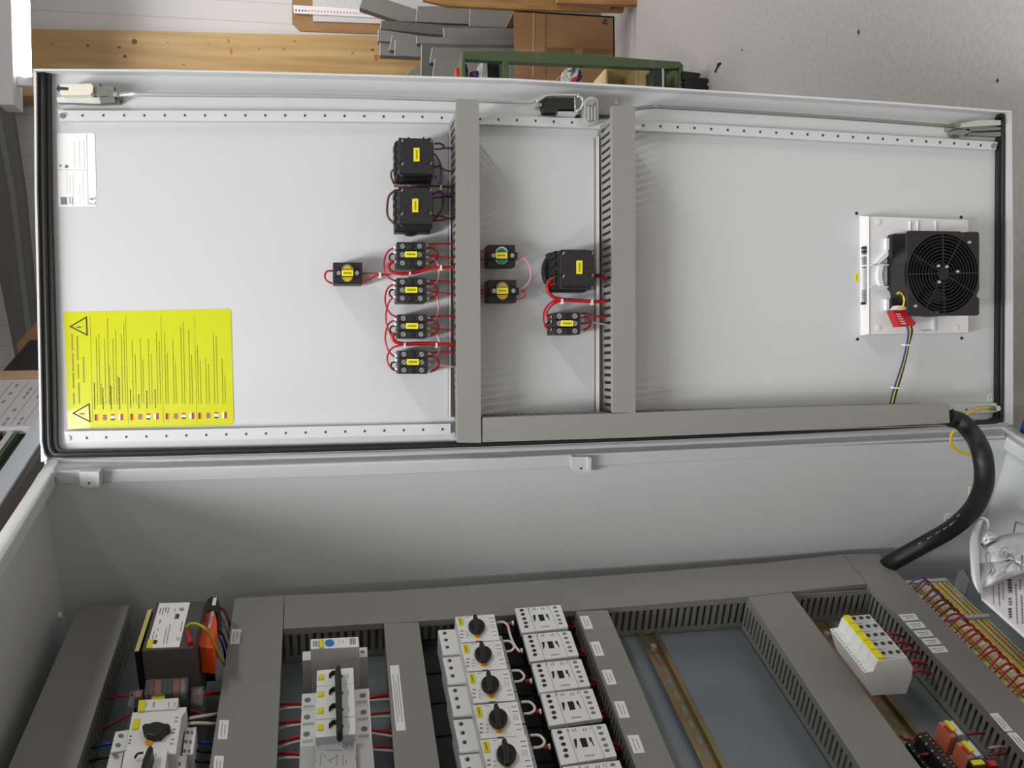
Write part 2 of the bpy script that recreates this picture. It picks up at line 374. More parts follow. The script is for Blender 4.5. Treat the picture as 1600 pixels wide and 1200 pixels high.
for x, y in HX: g.pell(D, x, y, 1.9, 2.2, .0095, .0103, 'dark_grey', n=10)
for x, y in [(96.5, 180.5), (1554, 227.5)]: g.pell(D, x, y, 4, 4.2, .0095, .0125, 'zinc_dull')
g.build('perforated_strip', door)
g = G()
g.strip(D, [(100, 674), (300, 671), (476, 667), (704, 662)], [(104, 692), (300, 688), (476, 684), (704, 678)], 0, .010, 'paint_strip', 'paint')
g2 = G(); g2.strip(D, [(1484, 632), (1557, 630)], [(1484, 646), (1557, 644)], 0, .010, 'paint_strip', 'paint')
for i in range(19):
    x = 135.5+i*(30.9-.0*i); x = [135.5, 165.8, 197.3, 228.5, 260, 291, 322.3, 353.5, 384.5, 415.5, 446.6, 477.5, 508.6, 539.3, 569.8, 600.5, 630.8, 661, 691.3][i]
    g.pell(D, x, 684.2-(x-135)*.0243, 1.9, 2.1, .0095, .0103, 'dark_grey', n=10)
g.pell(D, 106, 685, 4, 4.2, .0095, .0115, 'paint')
for x in (1489, 1510): g2.pell(D, x, 640, 1.6, 1.6, .0095, .0103, 'dark_grey', n=8)
g2.build('perforated_strip', door)
g.build('perforated_strip', door)
# lock rods
RH = .022
g = G().tube([P(D, x, y, RH) for x, y in [(186, 147.5), (300, 148.5), (450, 149.6), (560, 151.6), (700, 156), (800, 159.3), (818, 160), (832, 158), (852, 150), (866, 148)]], .0027, 'zinc', n=10); g.build('lock_rod', door)
g = G().tube([P(D, x, y, RH) for x, y in [(985, 172), (1003, 168.5), (1022, 167), (1035, 167.2), (1200, 177), (1350, 187), (1492, 198)]], .0027, 'zinc_dull', n=10); g.build('lock_rod', door)
# top rod guide with white slider and arrow
g = G()
g.ppoly(D, [(88, 152), (160, 152), (186, 151), (186, 161), (150, 162), (90, 160)], 0, .010, 'paint_strip', 'zinc_dull')
g.ppoly(D, [(155, 152), (178, 150), (180, 160), (157, 161)], .01, .018, 'zinc_dull')
g.ppoly(D, [(144, 137), (160, 133), (178, 135), (186, 144), (186, 152), (176, 150), (150, 149)], 0, .020, 'zinc_dull')
g.ppoly(D, [(160, 133.5), (177, 135), (178, 141), (161, 140)], .02, .024, 'zinc_dull')
g.pell(D, 180, 147, 4, 3, .02, .026, 'zinc', n=10); g.pell(D, 156, 132, 1.4, 1.8, .0005, .022, 'dark_grey', n=8)
g.build('rod_guide', door)
g = G(); g.ppoly(D, [(92, 132), (142, 130.5), (145, 134), (145, 143), (141, 148), (98, 149), (91, 143)], 0, .024, 'cream')
g.ppoly(D, [(87.5, 138.5), (92, 132), (93, 135.5), (106.5, 136.5), (106.5, 141), (93.5, 140.5), (92.5, 144)], .024, .0243, 'print')
g.build('rod_slider', door)['label'] = 'white plastic rod end with a black arrow'
g = G()
g.ppoly(D, [(1490, 192), (1500, 187), (1514, 186), (1516, 193), (1503, 199), (1491, 201)], 0, .022, 'zinc_dull')
g.ppoly(D, [(1491, 203), (1514, 201), (1517, 207), (1503, 212), (1492, 209)], 0, .016, 'zinc_dull')
g.ppoly(D, [(1502, 199), (1503, 192.5), (1533, 187.5), (1564, 188), (1564, 195), (1530, 197)], 0, .024, 'zinc')
g.ppoly(D, [(1503, 200), (1530, 198), (1564, 199), (1564, 202.5), (1515, 205)], 0, .016, 'zinc_dull')
g.ppoly(D, [(1516, 207), (1564, 206), (1564, 213), (1512, 211)], 0, .010, 'zinc_dull')
g.build('rod_guide', door)
# lock gear in the middle
g = G()
g.ppoly(D, [(866, 147), (970, 150), (970, 166), (958, 179), (902, 178), (902, 172), (866, 172)], .001, .018, 'zinc_dull')
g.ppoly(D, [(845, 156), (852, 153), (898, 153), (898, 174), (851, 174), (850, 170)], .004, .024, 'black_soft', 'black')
g.tube([P(D, x, y, .026) for x, y in [(838, 159), (848, 153), (858, 148.5), (905, 148.5)]], .002, 'zinc', n=6)
g.ppoly(D, [(872, 171), (895, 171), (904, 176), (900, 180), (872, 178)], .012, .024, 'zinc')
g.tube([P(D, x, y, .03) for x, y in [(902, 150), (909, 153), (911, 161), (907, 169), (900, 174)]], .0016, 'zinc', n=6)
g.tube([P(D, x, y, .028) for x, y in [(898, 152), (899, 173)]], .0014, 'steel', n=6)
g.pell(D, 963, 160, 3, 3, .018, .022, 'steel', n=10); g.pell(D, 843, 164, 4, 3, .008, .024, 'steel', n=8)
g.build('lock_gear', door)
g = G()
N = 20; pl = []
for i in range(N):
    an = 2*math.pi*i/N; pl.append((924+11.5*math.cos(an), (162 if math.sin(an) < 0 else 183)+11*math.sin(an)))
g.ppoly(D, pl, .018, .034, 'zinc')
pl2 = [(924+(x-924)*.72, 172+(y-172)*.84) for x, y in pl]
g.ppoly(D, pl2, .034, .0365, 'zinc_dull')
for xx in (919.5, 924.5, 929.5): g.ppoly(D, [(xx-1.3, 166), (xx+1.3, 166), (xx+1.3, 188), (xx-1.3, 188)], .0365, .0385, 'zinc')
g.pell(D, 924.5, 159.5, 5, 5, .0365, .041, 'steel', n=12)
g.build('lock_lever', door)['label'] = 'bright zinc slotted lever of the lock'
# rating label
g = G(); g.ppoly(D, [(90, 208.5), (146, 208), (148.3, 210), (151, 318), (149, 322.3), (93, 323), (91.3, 321), (88.3, 211)], 0, .0004, 'white')
for (x, y0, y1) in [(104, 268, 303), (108.5, 274, 302), (114, 272, 315), (115.5, 222, 262), (123.5, 219, 262), (131, 220, 262), (124, 285, 318), (129, 269, 316)]:
    g.dashes(D, (x, y0), (x+.8, y1), 1.1, .0006, 'print_pale', 1, 4)
g.ppoly(D, [(135, 210), (135.4, 210), (138, 321), (137.6, 321)], .0004, .0006, 'print_grey'); g.ppoly(D, [(91, 265.2), (135, 265.2), (135, 265.6), (91, 265.6)], .0004, .0006, 'print_grey')
g.ppoly(D, [(94.5, 308), (104, 308), (105, 319.5), (95, 319.5)], .0004, .0007, 'grey_mark'); g.dashes(D, (109, 308), (110, 319), 3, .0006, 'print_grey', 1.4, 2, .8); g.ppoly(D, [(112.5, 308), (113.5, 308), (114.3, 320), (113.3, 320)], .0004, .0007, 'grey_mark')
g.pell(D, 94.5, 259, 2, 2.5, .0004, .0006, 'print_grey'); g.pell(D, 104, 260, 3, 2.6, .0004, .0006, 'grey_mark')
for cy_, fl in ((316, 0), (308.5, 1)):      # the CE sign
    g.tube([P(D, 144+5.2*math.cos(t_), cy_+3.2*math.sin(t_), .0006) for t_ in [math.pi*(-.08+.145*k) for k in range(8)]], .00035, 'print', n=4)
g.tube([P(D, 144, 311.5, .0006), P(D, 144, 308, .0006)], .0003, 'print', n=4)
g.build('rating_label', door)['label'] = 'white rating plate sticker with fine print'
# yellow warning label
g = G(); g.ppoly(D, [(99.5, 487.5), (357.5, 482.5), (360.5, 486), (365.5, 658), (359.5, 664.5), (106, 670)], 0, .0005, 'yellow_label')
H1 = .0008
def tri(cx, cy):
    A = [(108, cy+.3), (135.5, cy-16), (137, cy+15)]; A = [(x+cx, y) for x, y in A]
    c0 = (sum(p[0] for p in A)/3, sum(p[1] for p in A)/3); Bn = [(c0[0]+(x-c0[0])*.80, c0[1]+(y-c0[1])*.80) for x, y in A]
    for i in range(3):
        j = (i+1) % 3; g.ppoly(D, [A[i], A[j], Bn[j], Bn[i]], .0005, H1, 'print')
    g.ppoly(D, [(116+cx, cy+1.5), (124+cx, cy-.8), (123+cx, cy+1.6), (131.5+cx, cy-1.6), (124.5+cx, cy+3), (125+cx, cy+.6)], .0005, H1, 'print_olive')
tri(0, 510); tri(4.5, 645.5)
for x, y0, y1, w in [(112.3, 522, 548, 2), (113.3, 552, 580, 2), (114.2, 583, 607, 2), (115, 614, 632, 1.8), (120.3, 525, 563, 1.8), (121.8, 569, 592, 1.8), (123, 598, 631, 1.8), (130, 557, 598, 1.8)]:
    g.dashes(D, (x, y0), (x+.025*(y1-y0), y1), w, H1, 'print_olive', 1.5, 4, .45)
base = [(150, 527), (154, 522), (163, 529), (167.5, 497), (176, 530), (180, 516), (189, 522), (193, 505), (206, 531), (211, 555), (219, 529), (223, 562), (231.5, 530), (236, 553), (244, 519), (248.5, 533), (256.8, 519), (261, 552), (269.7, 530), (274, 565), (282, 511), (286, 503), (294.5, 515), (299, 555), (308, 540), (312.5, 564), (321, 559), (325.5, 568), (333, 523), (337.5, 526), (346.5, 560), (351, 586)]
for x, y0 in base: g.dashes(D, (x, y0), (x+.022*(632-y0), 632-(x-150)*.008), .85, H1, 'print_olive', 2, 6, .7)
for x, y0 in [(158, 600), (171, 571), (184, 588), (198, 572)]: g.dashes(D, (x, y0), (x+.022*(632-y0), 632), .8, H1, 'print_olive', 2, 6, .7)
for x, y0, y1 in [(147, 598, 640), (160.3, 606, 640), (173, 603, 640), (186, 590, 640), (203.5, 609, 638), (216.5, 616, 638), (229, 610, 638), (242, 608, 638)]:
    g.dashes(D, (x, y0), (x+.022*(y1-y0), y1), 1.2, H1, 'print', 2, 6, .6)
for k, x in enumerate([150, 163.5, 176, 188.8, 205.8, 219, 231.8, 244.5, 261, 274.5, 287, 300, 312, 325.3, 338, 351]):
    y = 652.5-(k*.25); q = k % 4
    def st(x0, y0, x1, y1, key): g.ppoly(D, [(x+x0, y+y0), (x+x1, y+y0), (x+x1, y+y1), (x+x0, y+y1)], .0005, H1, key)
    if q == 0: st(-2, -5, 0, 5, 'print'); st(0, -5, 2, 5, 'plastic_red'); st(2, -5, 3, 5, 'orange_mark')
    if q == 1:
        st(-3, -4.5, 3, 4.5, 'pink_wire')
        for yy in (-3.4, -.6, 2.2): st(-3, yy, 3, yy+1.1, 'purple')
    if q == 2: st(-3, -5, 3, -2.4, 'plastic_red'); st(-3, -2.4, 3, 2, 'white'); st(-3, 2, 3, 4.6, 'blue')
    if q == 3: st(-3.6, -5, -.6, 5, 'white'); st(-.6, -5, 1.3, 5, 'dark_grey'); st(1.3, -5, 3.4, 5, 'plastic_red')
for x in (140.5, 196, 251, 303.5): g.ppoly(D, [(x, 494), (x+.4, 494), (x+4.4, 661), (x+4, 661)], .0005, .0007, 'print_olive')
g.build('warning_label', door)['label'] = 'yellow warning sticker with two triangles and rows of flags'
# earth point at the lower corner
g = G().pell(D, 1549.5, 622, 7, 7.2, 0, .0005, 'white'); g.pell(D, 1549.5, 622, 4.4, 5, .0005, .0007, 'print'); g.pell(D, 1549.5, 622, 3.7, 4.3, .0007, .0009, 'white')
g.ppoly(D, [(1546.5, 621.6), (1552, 621.6), (1552, 622.3), (1546.5, 622.3)], .0009, .0011, 'print'); g.ppoly(D, [(1551, 619), (1551.8, 619), (1551.8, 625), (1551, 625)], .0009, .0011, 'print')
g.build('earth_sticker', door)['label'] = 'round white sticker with the earth symbol'
g = G().pell(D, 1560, 638, 4, 4.5, .002, .018, 'zinc'); g.pell(D, 1556, 638, 5, 5.5, .002, .008, 'steel'); g.build('earth_stud', door)
for x, y in [(1337.5, 333), (1502, 339.5), (1340, 530), (1503, 528)]:
    pass
g = G()
for x, y in [(1338.5, 333.3), (1502, 339.5), (1340, 530), (1503, 528.3)]: g.pell(D, x, y, 2.4, 2.4, -.0005, .0006, 'black', n=10)
g.build('punched_holes', door)
g = G().ppoly(D, [(1336, 426), (1341, 426), (1341, 441), (1336, 441)], 0, .0008, 'yellow'); g.dashes(D, (1338.5, 429), (1338.5, 438), 1.2, .001, 'print_olive', 1, 2); g.build('tag_label', door)['label'] = 'tiny yellow sticker beside the fan filter'

# ------------------------------------------------------------------ slotted cable ducts
def duct(fr, cover_strips, rect, along, h0, h1, label, pitch=.0101, slot=.0042, group=None, open_end=False, body='duct_body'):
    a0, a1, b0, b1 = rect; sg = 1 if h1 > h0 else -1; th = .0015
    root = empty('cable_duct', fr.loc((a0+a1)/2, (b0+b1)/2, h0), label, 'cable duct', group)
    g = G(); g.box(fr, a0, a1, b0, b1, h0, h0+sg*.0015, body)
    L0, L1 = (a0, a1) if along == 'a' else (b0, b1); W0_, W1 = (b0, b1) if along == 'a' else (a0, a1)
    def bx(l0, l1, w0, w1, z0, z1):
        if along == 'a': g.box(fr, l0, l1, w0, w1, z0, z1, body)
        else: g.box(fr, w0, w1, l0, l1, z0, z1, body)
    hb, ht = h0+sg*.010, h1-sg*.004
    for w0, w1 in ((W0_, W0_+th), (W1-th, W1)):
        bx(L0, L1, w0, w1, h0, hb); bx(L0, L1, w0, w1, h1-sg*.012, ht)
        x = L0
        while x < L1-.0001:
            bx(x, min(L1, x+pitch-slot), w0, w1, hb, h1-sg*.012); x += pitch
    g.build('slotted_body', root)
    g = G()
    for st in cover_strips: g.strip(fr, st[0], st[1], h1-sg*.009, h1, 'duct') if len(st) == 2 else g.ppoly(fr, st[2], h1-sg*.009, h1, 'duct')
    c = g.build('duct_cover', root)
    return root
def rect_px(fr, pts, h):
    q = [fr.px(x, y, h) for x, y in pts]; return (min(p[0] for p in q), max(p[0] for p in q), min(p[1] for p in q), max(p[1] for p in q))
HD = .066
q0 = D.px(714.5, 156, HD); q1 = D.px(749, 690, HD)
duct(D, [([(713, 155), (712.8, 400), (714.5, 691.5)], [(748.5, 156), (750, 400), (751.7, 692)])], (q1[0]+.001, q0[0]-.012, q1[1]+.0015, D.px(714, 400, HD)[1]-.0015), 'a', .001, HD, 'beige grey slotted cable duct on the door, beside the four stacked contact blocks')
q0 = D.px(960, 167, HD); q1 = D.px(992, 644, HD)
duct(D, [([(956.5, 165), (957.5, 400), (957.8, 645)], [(992.5, 165.5), (993, 400), (993, 645)])], (q1[0]+.001, q0[0]-.010, q1[1]+.001, D.px(958, 400, HD)[1]-.0015), 'a', .001, HD, 'beige grey slotted cable duct on the door, just below the lock lever')
q0 = D.px(755, 653, HD); q1 = D.px(1482, 663, HD); q2 = D.px(1482, 631, HD)
duct(D, [([(754, 653), (800, 651), (980, 645.5), (1200, 637.5), (1482, 630)], [(754, 691), (800, 689.5), (980, 684), (1200, 674.5), (1484, 661)])], (D.px(754, 690, HD)[0]+.001, D.px(1100, 641, HD)[0]-.0015, q1[1]+.001, q0[1]-.001), 'b', .001, HD, 'long beige grey cable duct running down the hinge edge of the door')
# mounting rails beside the first two ducts, reflective highlight painted on their front faces
for (xa, xb, ya, yb, w) in [(703.2, 703, 205, 652, 1.7), (934, 934.5, 213, 645, 2.6)]:
    g = G(); g.ppoly(D, [(xa-w, ya), (xa+w, ya), (xb+w, yb), (xb-w, yb)], 0, .012, 'rail_highlight', 'zinc_dull')
    g.ppoly(D, [(xa+w, ya), (xa+w+5, ya), (xb+w+5, yb), (xb+w, yb)], 0, .004, 'zinc_dull')
    tag(g.build('mounting_rail', bevel=.0006), 'thin zinc rail with painted highlight along the %s slotted duct of the door' % ('first' if xa < 800 else 'second'), 'mounting rail')

# ------------------------------------------------------------------ devices on the door
def yellow_tag(fr, root, pts, h0, h1):
    g = G().ppoly(fr, pts, h0, h1, 'yellow'); cx = sum(p[0] for p in pts)/4; cy = sum(p[1] for p in pts)/4
    w = abs(pts[1][0]-pts[0][0]); h = abs(pts[2][1]-pts[1][1])
    sg = 1 if h1 > h0 else -1
    if w > h: g.dashes(fr, (cx-w*.34, cy), (cx+w*.34, cy), h*.3, h1+sg*.0003, 'print_olive', 1, 2, .5)
    else: g.dashes(fr, (cx, cy-h*.34), (cx, cy+h*.34), w*.3, h1+sg*.0003, 'print_olive', 1, 2, .5)
    g.build('tag_label', root, bevel=.0005)['label'] = 'yellow marking tag'
def selector(x0, y0, x1, y1, tagc, label, knob=None):
    root = empty('rotary_switch', P(D, (x0+x1)/2, (y0+y1)/2, 0), label, 'rotary switch')
    H = .072
    a0, b1 = D.px(x1, y1, H)[0], D.px(x0, y0, H)[1]; a1, b0 = D.px(x0, y0, H)[0], D.px(x1, y1, H)[1]
    a0, a1 = min(a0, a1), max(a0, a1); b0, b1 = min(b0, b1), max(b0, b1)
    c = .006
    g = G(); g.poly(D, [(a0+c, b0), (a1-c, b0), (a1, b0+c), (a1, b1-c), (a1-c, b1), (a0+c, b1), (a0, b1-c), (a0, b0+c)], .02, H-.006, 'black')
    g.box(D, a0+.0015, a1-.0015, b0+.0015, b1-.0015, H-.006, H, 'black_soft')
    for zz in (.034, .046): g.box(D, a0-.0006, a1+.0006, b0-.0006, b1+.0006, zz, zz+.0015, 'black_deep')
    for i in range(4):                     # side terminal pockets on the upper face
        aa = a0+(a1-a0)*(.16+.21*i); g.box(D, aa, aa+.006, b1, b1+.003, .026, .058, 'black_deep')
    g.build('switch_body', root, bevel=.0008)
    g = G().box(D, a0-.002, a1+.002, b0-.001, b1+.001, 0, .02, 'black'); g.build('front_flange', root, bevel=.001)
    if knob: g = G().pell(D, knob[0], knob[1], knob[2], knob[3], .002, .014, 'black', n=28); g.build('clamping_ring', root, bevel=.002)
    W_, Hh = x1-x0, y1-y0
    g = G()
    for u, v, k in [(.12, .10, 1), (.12, .70, 1), (.90, .10, 0), (.90, .68, 0)]:
        g.pell(D, x0+u*W_-2, y0+v*Hh-1, 3.2, 3, H-.0005, H+.0002, 'black_deep', n=10)
        g.ppoly(D, [(x0+u*W_-1, y0+v*Hh+2), (x0+u*W_+1.2, y0+v*Hh-2), (x0+u*W_+2.6, y0+v*Hh-1), (x0+u*W_+.5, y0+v*Hh+3)], H, H+.0008, 'zinc' if k else 'zinc_dull')
    for u, v in [(.48, .2), (.48, .76), (.3, .05), (.7, .05), (.3, .95), (.7, .95), (.2, .28), (.24, .52), (.8, .5), (.78, .7), (.95, .3), (.95, .88), (.1, .9)]:
        g.pell(D, x0+u*W_, y0+v*Hh, 2 if u in (.48,) else 1.5, 2.2, H, H+.0003, 'black_deep', n=8)
    g.build('terminal_screws', root)
    tx, ty = tagc; yellow_tag(D, root, [(tx-4.6, ty-10.5), (tx+4.6, ty-10.5), (tx+4.6, ty+10.5), (tx-4.6, ty+10.5)], H, H+.0012)
    return root
selector(621, 213, 679, 274, (651, 241.5), 'large black rotary switch on the door, topmost of the column beside the duct')
selector(620.5, 290.5, 678, 352, (649, 321), 'large black rotary switch on the door, just above the stack of contact blocks', (642, 357, 16, 11))
selector(873, 389, 931, 449, (905.5, 417.5), 'black rotary switch with a big round ring, between the two door ducts', (868, 423, 20, 29))

def block3(x0, y0, x1, y1, label, group='three-way contact blocks on the door'):
    root = empty('contact_block', P(D, (x0+x1)/2, (y0+y1)/2, 0), label, 'contact block', group)
    H = .048; W_, Hh = x1-x0, y1-y0
    for i in range(3):
        g = G(); ya, yb = y0+Hh*i/3+.25, y0+Hh*(i+1)/3-.25
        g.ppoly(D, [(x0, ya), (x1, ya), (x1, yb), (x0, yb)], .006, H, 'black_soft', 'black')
        g.ppoly(D, [(x0+W_*.42, ya+1.5), (x0+W_*.58, ya+1.5), (x0+W_*.58, yb-1.5), (x0+W_*.42, yb-1.5)], H, H+.0012, 'black_deep')
        e = g.build('contact_element', root, bevel=.0006)
        for u, dx in ((.20, 0), (.80, 0)):
            g = G().pell(D, x0+u*W_, (ya+yb)/2, 3.8, 3.9, H-.001, H+.001, 'steel', n=12)
            g.ppoly(D, [(x0+u*W_-2.6, (ya+yb)/2+1.8), (x0+u*W_+1.8, (ya+yb)/2-2.6), (x0+u*W_+2.6, (ya+yb)/2-1.8), (x0+u*W_-1.8, (ya+yb)/2+2.6)], H+.001, H+.0013, 'dark_grey')
            g.build('screw', e)
    g = G(); a = D.px(x0, y0, H); b = D.px(x1, y1, H)
    g.box(D, min(a[0], b[0])+.002, max(a[0], b[0])-.002, min(a[1], b[1])+.006, max(a[1], b[1])-.004, 0, .008, 'black'); g.build('mounting_adapter', root)
    for k, (sx, vs) in enumerate(((x0-2.6, (.22, .42, .78)), (x1+2, (.15, .36, .6, .85)))):
        for v in vs:
            g = G().tube([P(D, sx-2.6, y0+v*Hh, .03), P(D, sx+3, y0+v*Hh, .03)], .0019, 'white_plastic', n=8, smooth=False); g.build('wire_ferrule', root)
    cx, cy = x0+W_*.5, y0+Hh*.49
    yellow_tag(D, root, [(cx-9.5, cy-4.6), (cx+9.5, cy-4.6), (cx+9.5, cy+4.6), (cx-9.5, cy+4.6)], H+.0012, H+.0032)
    return root
order = ['topmost', 'second from the top', 'third from the top', 'lowest']
for i, r in enumerate([(620, 378, 664.5, 417.5), (619.5, 434, 666, 472.5), (621, 491, 667, 528.5), (622, 547.5, 668, 584.5)]):
    block3(*r, 'black three-way contact block with yellow tag, %s in the stack of four' % order[i])
block3(866, 488, 906.5, 523, 'black three-way contact block with yellow tag, alone beside the second door duct')

def block1(x0, y0, x1, y1, lens, label, nub=0):
    root = empty('indicator_block', P(D, (x0+x1)/2, (y0+y1)/2, 0), label, 'indicator light', 'small indicator light blocks on the door')
    H = .04; W_, Hh = x1-x0, y1-y0; ym = y0+Hh*.48; yl, yh = y0+Hh*.33, y0+Hh*.66
    g = G(); g.ppoly(D, [(x0, y0), (x1-nub, y0), (x1-nub, y1), (x0, y1)], .004, H-.008, 'black_soft', 'black')
    g.ppoly(D, [(x0+2, yl), (x1, yl), (x1, yh), (x0+2, yh)], H-.008, H, 'black')
    g.build('block_body', root, bevel=.0008)
    g = G(); cx = x0+W_*.5-nub*.4
    g.pell(D, cx, ym, 11, Hh*.40, H-.008, H-.005, 'white_plastic' if lens != 'amber' else 'zinc_dull', n=20); g.pell(D, cx, ym+1, 8.5, Hh*.36, H-.005, H-.003, lens, n=20)
    g.build('lamp_lens', root)['label'] = ('green' if lens == 'green' else 'yellow')+' lamp lens'
    for u in (.2, .82):
        g = G().pell(D, x0+u*W_, ym, 3.2, 3.5, H, H+.001, 'steel', n=10); g.build('screw', root)
    yellow_tag(D, root, [(cx-9, ym-4.7), (cx+9, ym-4.7), (cx+9, ym+4.7), (cx-9, ym+4.7)], H+.001, H+.003)
    return root
block1(520, 410, 566, 444.5, 'amber', 'small black indicator block with a yellow lens, alone at the far side of the stack')
block1(762, 382.5, 809, 417, 'green', 'small black indicator block with a green lens, right beside the first duct', 4)
block1(762.5, 437.5, 811, 472.5, 'amber', 'small black indicator block with a yellow lens, under the one with the green lens', 4)

# ------------------------------------------------------------------ wires on the door
def wire(pts, key, label, r=.00125, h=.03, fr=D, cat='wire', name='wire', group=None, n=6):
    w = [P(fr, p[0], p[1], p[2] if len(p) > 2 else h) for p in pts]
    o = G().tube(w, r, key, n=n).build(name)
    return tag(o, label, cat, group)
# brown and violet wires of the two big switches
wire([(679, 224.5, .04), (688, 224.5), (694, 228), (692, 231), (700, 231.5), (712, 232, .03)], 'brown_wire', 'brown wire from the topmost rotary switch into the duct')
wire([(679, 233, .04), (686, 233), (695, 231.5), (711, 230.5, .03)], 'purple', 'violet wire from the topmost rotary switch into the duct')
wire([(678, 240, .035), (683, 246), (688, 256), (689, 270), (689, 284), (689, 296)], 'purple', 'violet wire hanging between the two large rotary switches')
wire([(678, 261, .04), (688, 260), (692, 264), (700, 267), (711, 267.5, .03)], 'brown_wire', 'brown wire leaving the topmost rotary switch at its lower corner')
wire([(615, 265, .045), (611, 270), (613, 282), (620, 289), (640, 290, .074), (670, 290, .05), (690, 291), (711, 293, .03)], 'brown_wire', 'brown wire looping round between the two large rotary switches', .0015)
wire([(679, 274, .03), (685, 284), (688, 291)], 'purple', 'short violet wire under the topmost rotary switch')
wire([(618, 297, .03), (608, 306), (605, 322), (606, 338), (613, 347), (618, 352, .04)], 'brown_wire', 'brown wire curving out from the side of the second rotary switch', .0016)
wire([(677, 303, .04), (686, 300), (696, 304), (712, 304, .03)], 'purple', 'violet wire from the second rotary switch into the duct', .0018)
wire([(677, 309, .04), (690, 308), (712, 307.5, .03)], 'brown_wire', 'brown wire beside the violet one of the second rotary switch')
wire([(692, 306), (692, 318), (690, 328), (684, 336), (679, 343, .04)], 'brown_wire', 'brown wire bent down along the side of the second rotary switch')
wire([(678, 337, .04), (690, 338), (700, 341), (712, 343, .03)], 'brown_wire', 'brown wire from the second rotary switch, lowest into the duct')
wire([(678, 345, .04), (690, 344.5), (700, 341.5)], 'red_dark', 'short dark red wire joining the lowest brown wire')
def stack_wires():
    B = [(616, 378, 39), (616, 434, 38.5), (617, 491, 37.5), (618, 547.5, 37)]
    nm = ['topmost', 'second', 'third', 'lowest']
    red = 'red'
    for i, (x, y, h) in enumerate(B):
        R = x+51
        wire([(R, y+5), (R+14, y+3+(2 if i == 1 else 0)), (711, y+(3 if i != 1 else 7), .03)], 'red', 'red wire running straight from the %s contact block of the stack into the duct' % nm[i])
        wire([(R, y+9), (R+10, y+10), (R+17, y+18), (R+14, y+28), (R+2, y+34)], 'red', 'red bridging loop at the duct side of the %s contact block of the stack' % nm[i], .0015)
        wire([(R, y+22), (R+9, y+22), (R+20, y+23), (711, y+26, .03)], 'pink_wire' if i == 3 else 'red', 'thin wire from the middle of the %s contact block of the stack into the duct' % nm[i], .001)
        wire([(x, y+18), (x-6, y+20), (x-7, y+27), (x, y+32)], 'black', 'small black wire loop at the outer side of the %s contact block of the stack' % nm[i], .0012)
    wire([(616, 387), (606, 393), (600, 408), (601, 424), (608, 434), (618, 439)], 'red', 'red wire looping from the topmost to the second contact block')
    wire([(616, 408), (609, 412), (607, 419), (614, 425), (630, 427.5), (650, 425), (672, 419), (690, 417.5), (711, 418, .03)], 'red', 'thick red wire bundle passing between the two upper contact blocks', .0024)
    wire([(617, 443), (607, 449), (602, 462), (603, 478), (610, 490), (619, 495)], 'red', 'red wire looping from the second to the third contact block')
    wire([(618, 462), (609, 470), (604, 484), (603, 500), (607, 516), (613, 527), (622, 535)], 'red', 'red wire looping down past the third contact block')
    wire([(618, 500), (608, 505), (603, 518), (602, 532), (606, 546), (613, 555), (620, 557)], 'red', 'red wire looping from the third to the lowest contact block')
    wire([(618, 520), (613, 526), (618, 534), (632, 537.5), (650, 537), (680, 537), (711, 539.5, .03)], 'red', 'thick red wire bundle passing between the two lower contact blocks', .0026)
    wire([(632, 538), (614, 543), (607, 552), (605, 562), (609, 572), (618, 577)], 'red', 'red wire from the lower bundle to the lowest contact block')
    wire([(668, 401), (679, 406), (685, 416), (685, 434), (679, 444), (669, 451)], 'pink_wire', 'pale pink wire arching from the topmost to the second contact block')
    wire([(669, 455), (681, 462), (685, 476), (683, 492), (676, 503), (669, 508)], 'pink_wire', 'pale pink wire arching from the second to the third contact block')
    wire([(670, 513), (681, 521), (687, 536), (685, 551), (678, 559), (670, 562)], 'pink_wire', 'pale pink wire arching from the third to the lowest contact block')
    wire([(566, 427.5), (578, 427), (594, 428), (610, 429)], 'red', 'straight red wire from the lone yellow indicator block towards the stack', .001)
    wire([(566, 441), (578, 436), (590, 430), (604, 429)], 'red', 'red wire rising from the lower corner of the lone yellow indicator block', .0014)
    wire([(520, 423), (511, 424), (507.5, 431), (510, 438), (519, 443)], 'red', 'red wire loop at the outer side of the lone yellow indicator block')
stack_wires()
wire([(751, 392.5, .03), (760, 393), (765, 393.5, .035)], 'red', 'short red wire from the duct to the green indicator block')
wire([(751, 405, .03), (758, 408), (763, 412, .02)], 'red_dark', 'short dark red wire from the duct to the lower corner of the green indicator block')
wire([(751, 454, .03), (760, 450), (765, 449, .035)], 'red', 'short red wire from the duct to the yellow indicator block below the green one')
wire([(751, 458, .03), (758, 460), (763, 462, .02)], 'red_dark', 'short dark red wire at the lower corner of the yellow indicator block')
wire([(812, 399), (818, 398), (819, 402), (812, 408), (806, 412)], 'pink_wire', 'small pale wire loop at the outer side of the green indicator block', .001)
wire([(818, 403), (826, 412), (829.5, 425), (828, 438), (821, 447), (814, 452)], 'pink_wire', 'pale red wire arching between the green and the yellow indicator blocks')
wire([(814, 454), (820, 456), (821, 461), (815, 466), (807, 467)], 'red', 'small red wire loop at the outer side of the yellow indicator block', .001)
wire([(868, 434, .05), (859, 438), (855, 448), (858, 458), (866, 465), (880, 468), (905, 470), (930, 471), (953, 471.5, .03)], 'red', 'thick red wire bundle from the ringed rotary switch into the second duct', .0024)
wire([(868, 443, .05), (860, 446), (858, 456), (864, 463), (875, 466)], 'red', 'second red wire leaving the ringed rotary switch beside the bundle')
wire([(876, 468), (862, 472), (852, 483), (849, 498), (852, 510), (859, 515)], 'red', 'outer red wire loop from the bundle down to the lone contact block', .0015)
wire([(878, 470), (866, 474), (857, 483), (854, 493), (860, 498)], 'red', 'inner red wire loop from the bundle down to the lone contact block', .0015)
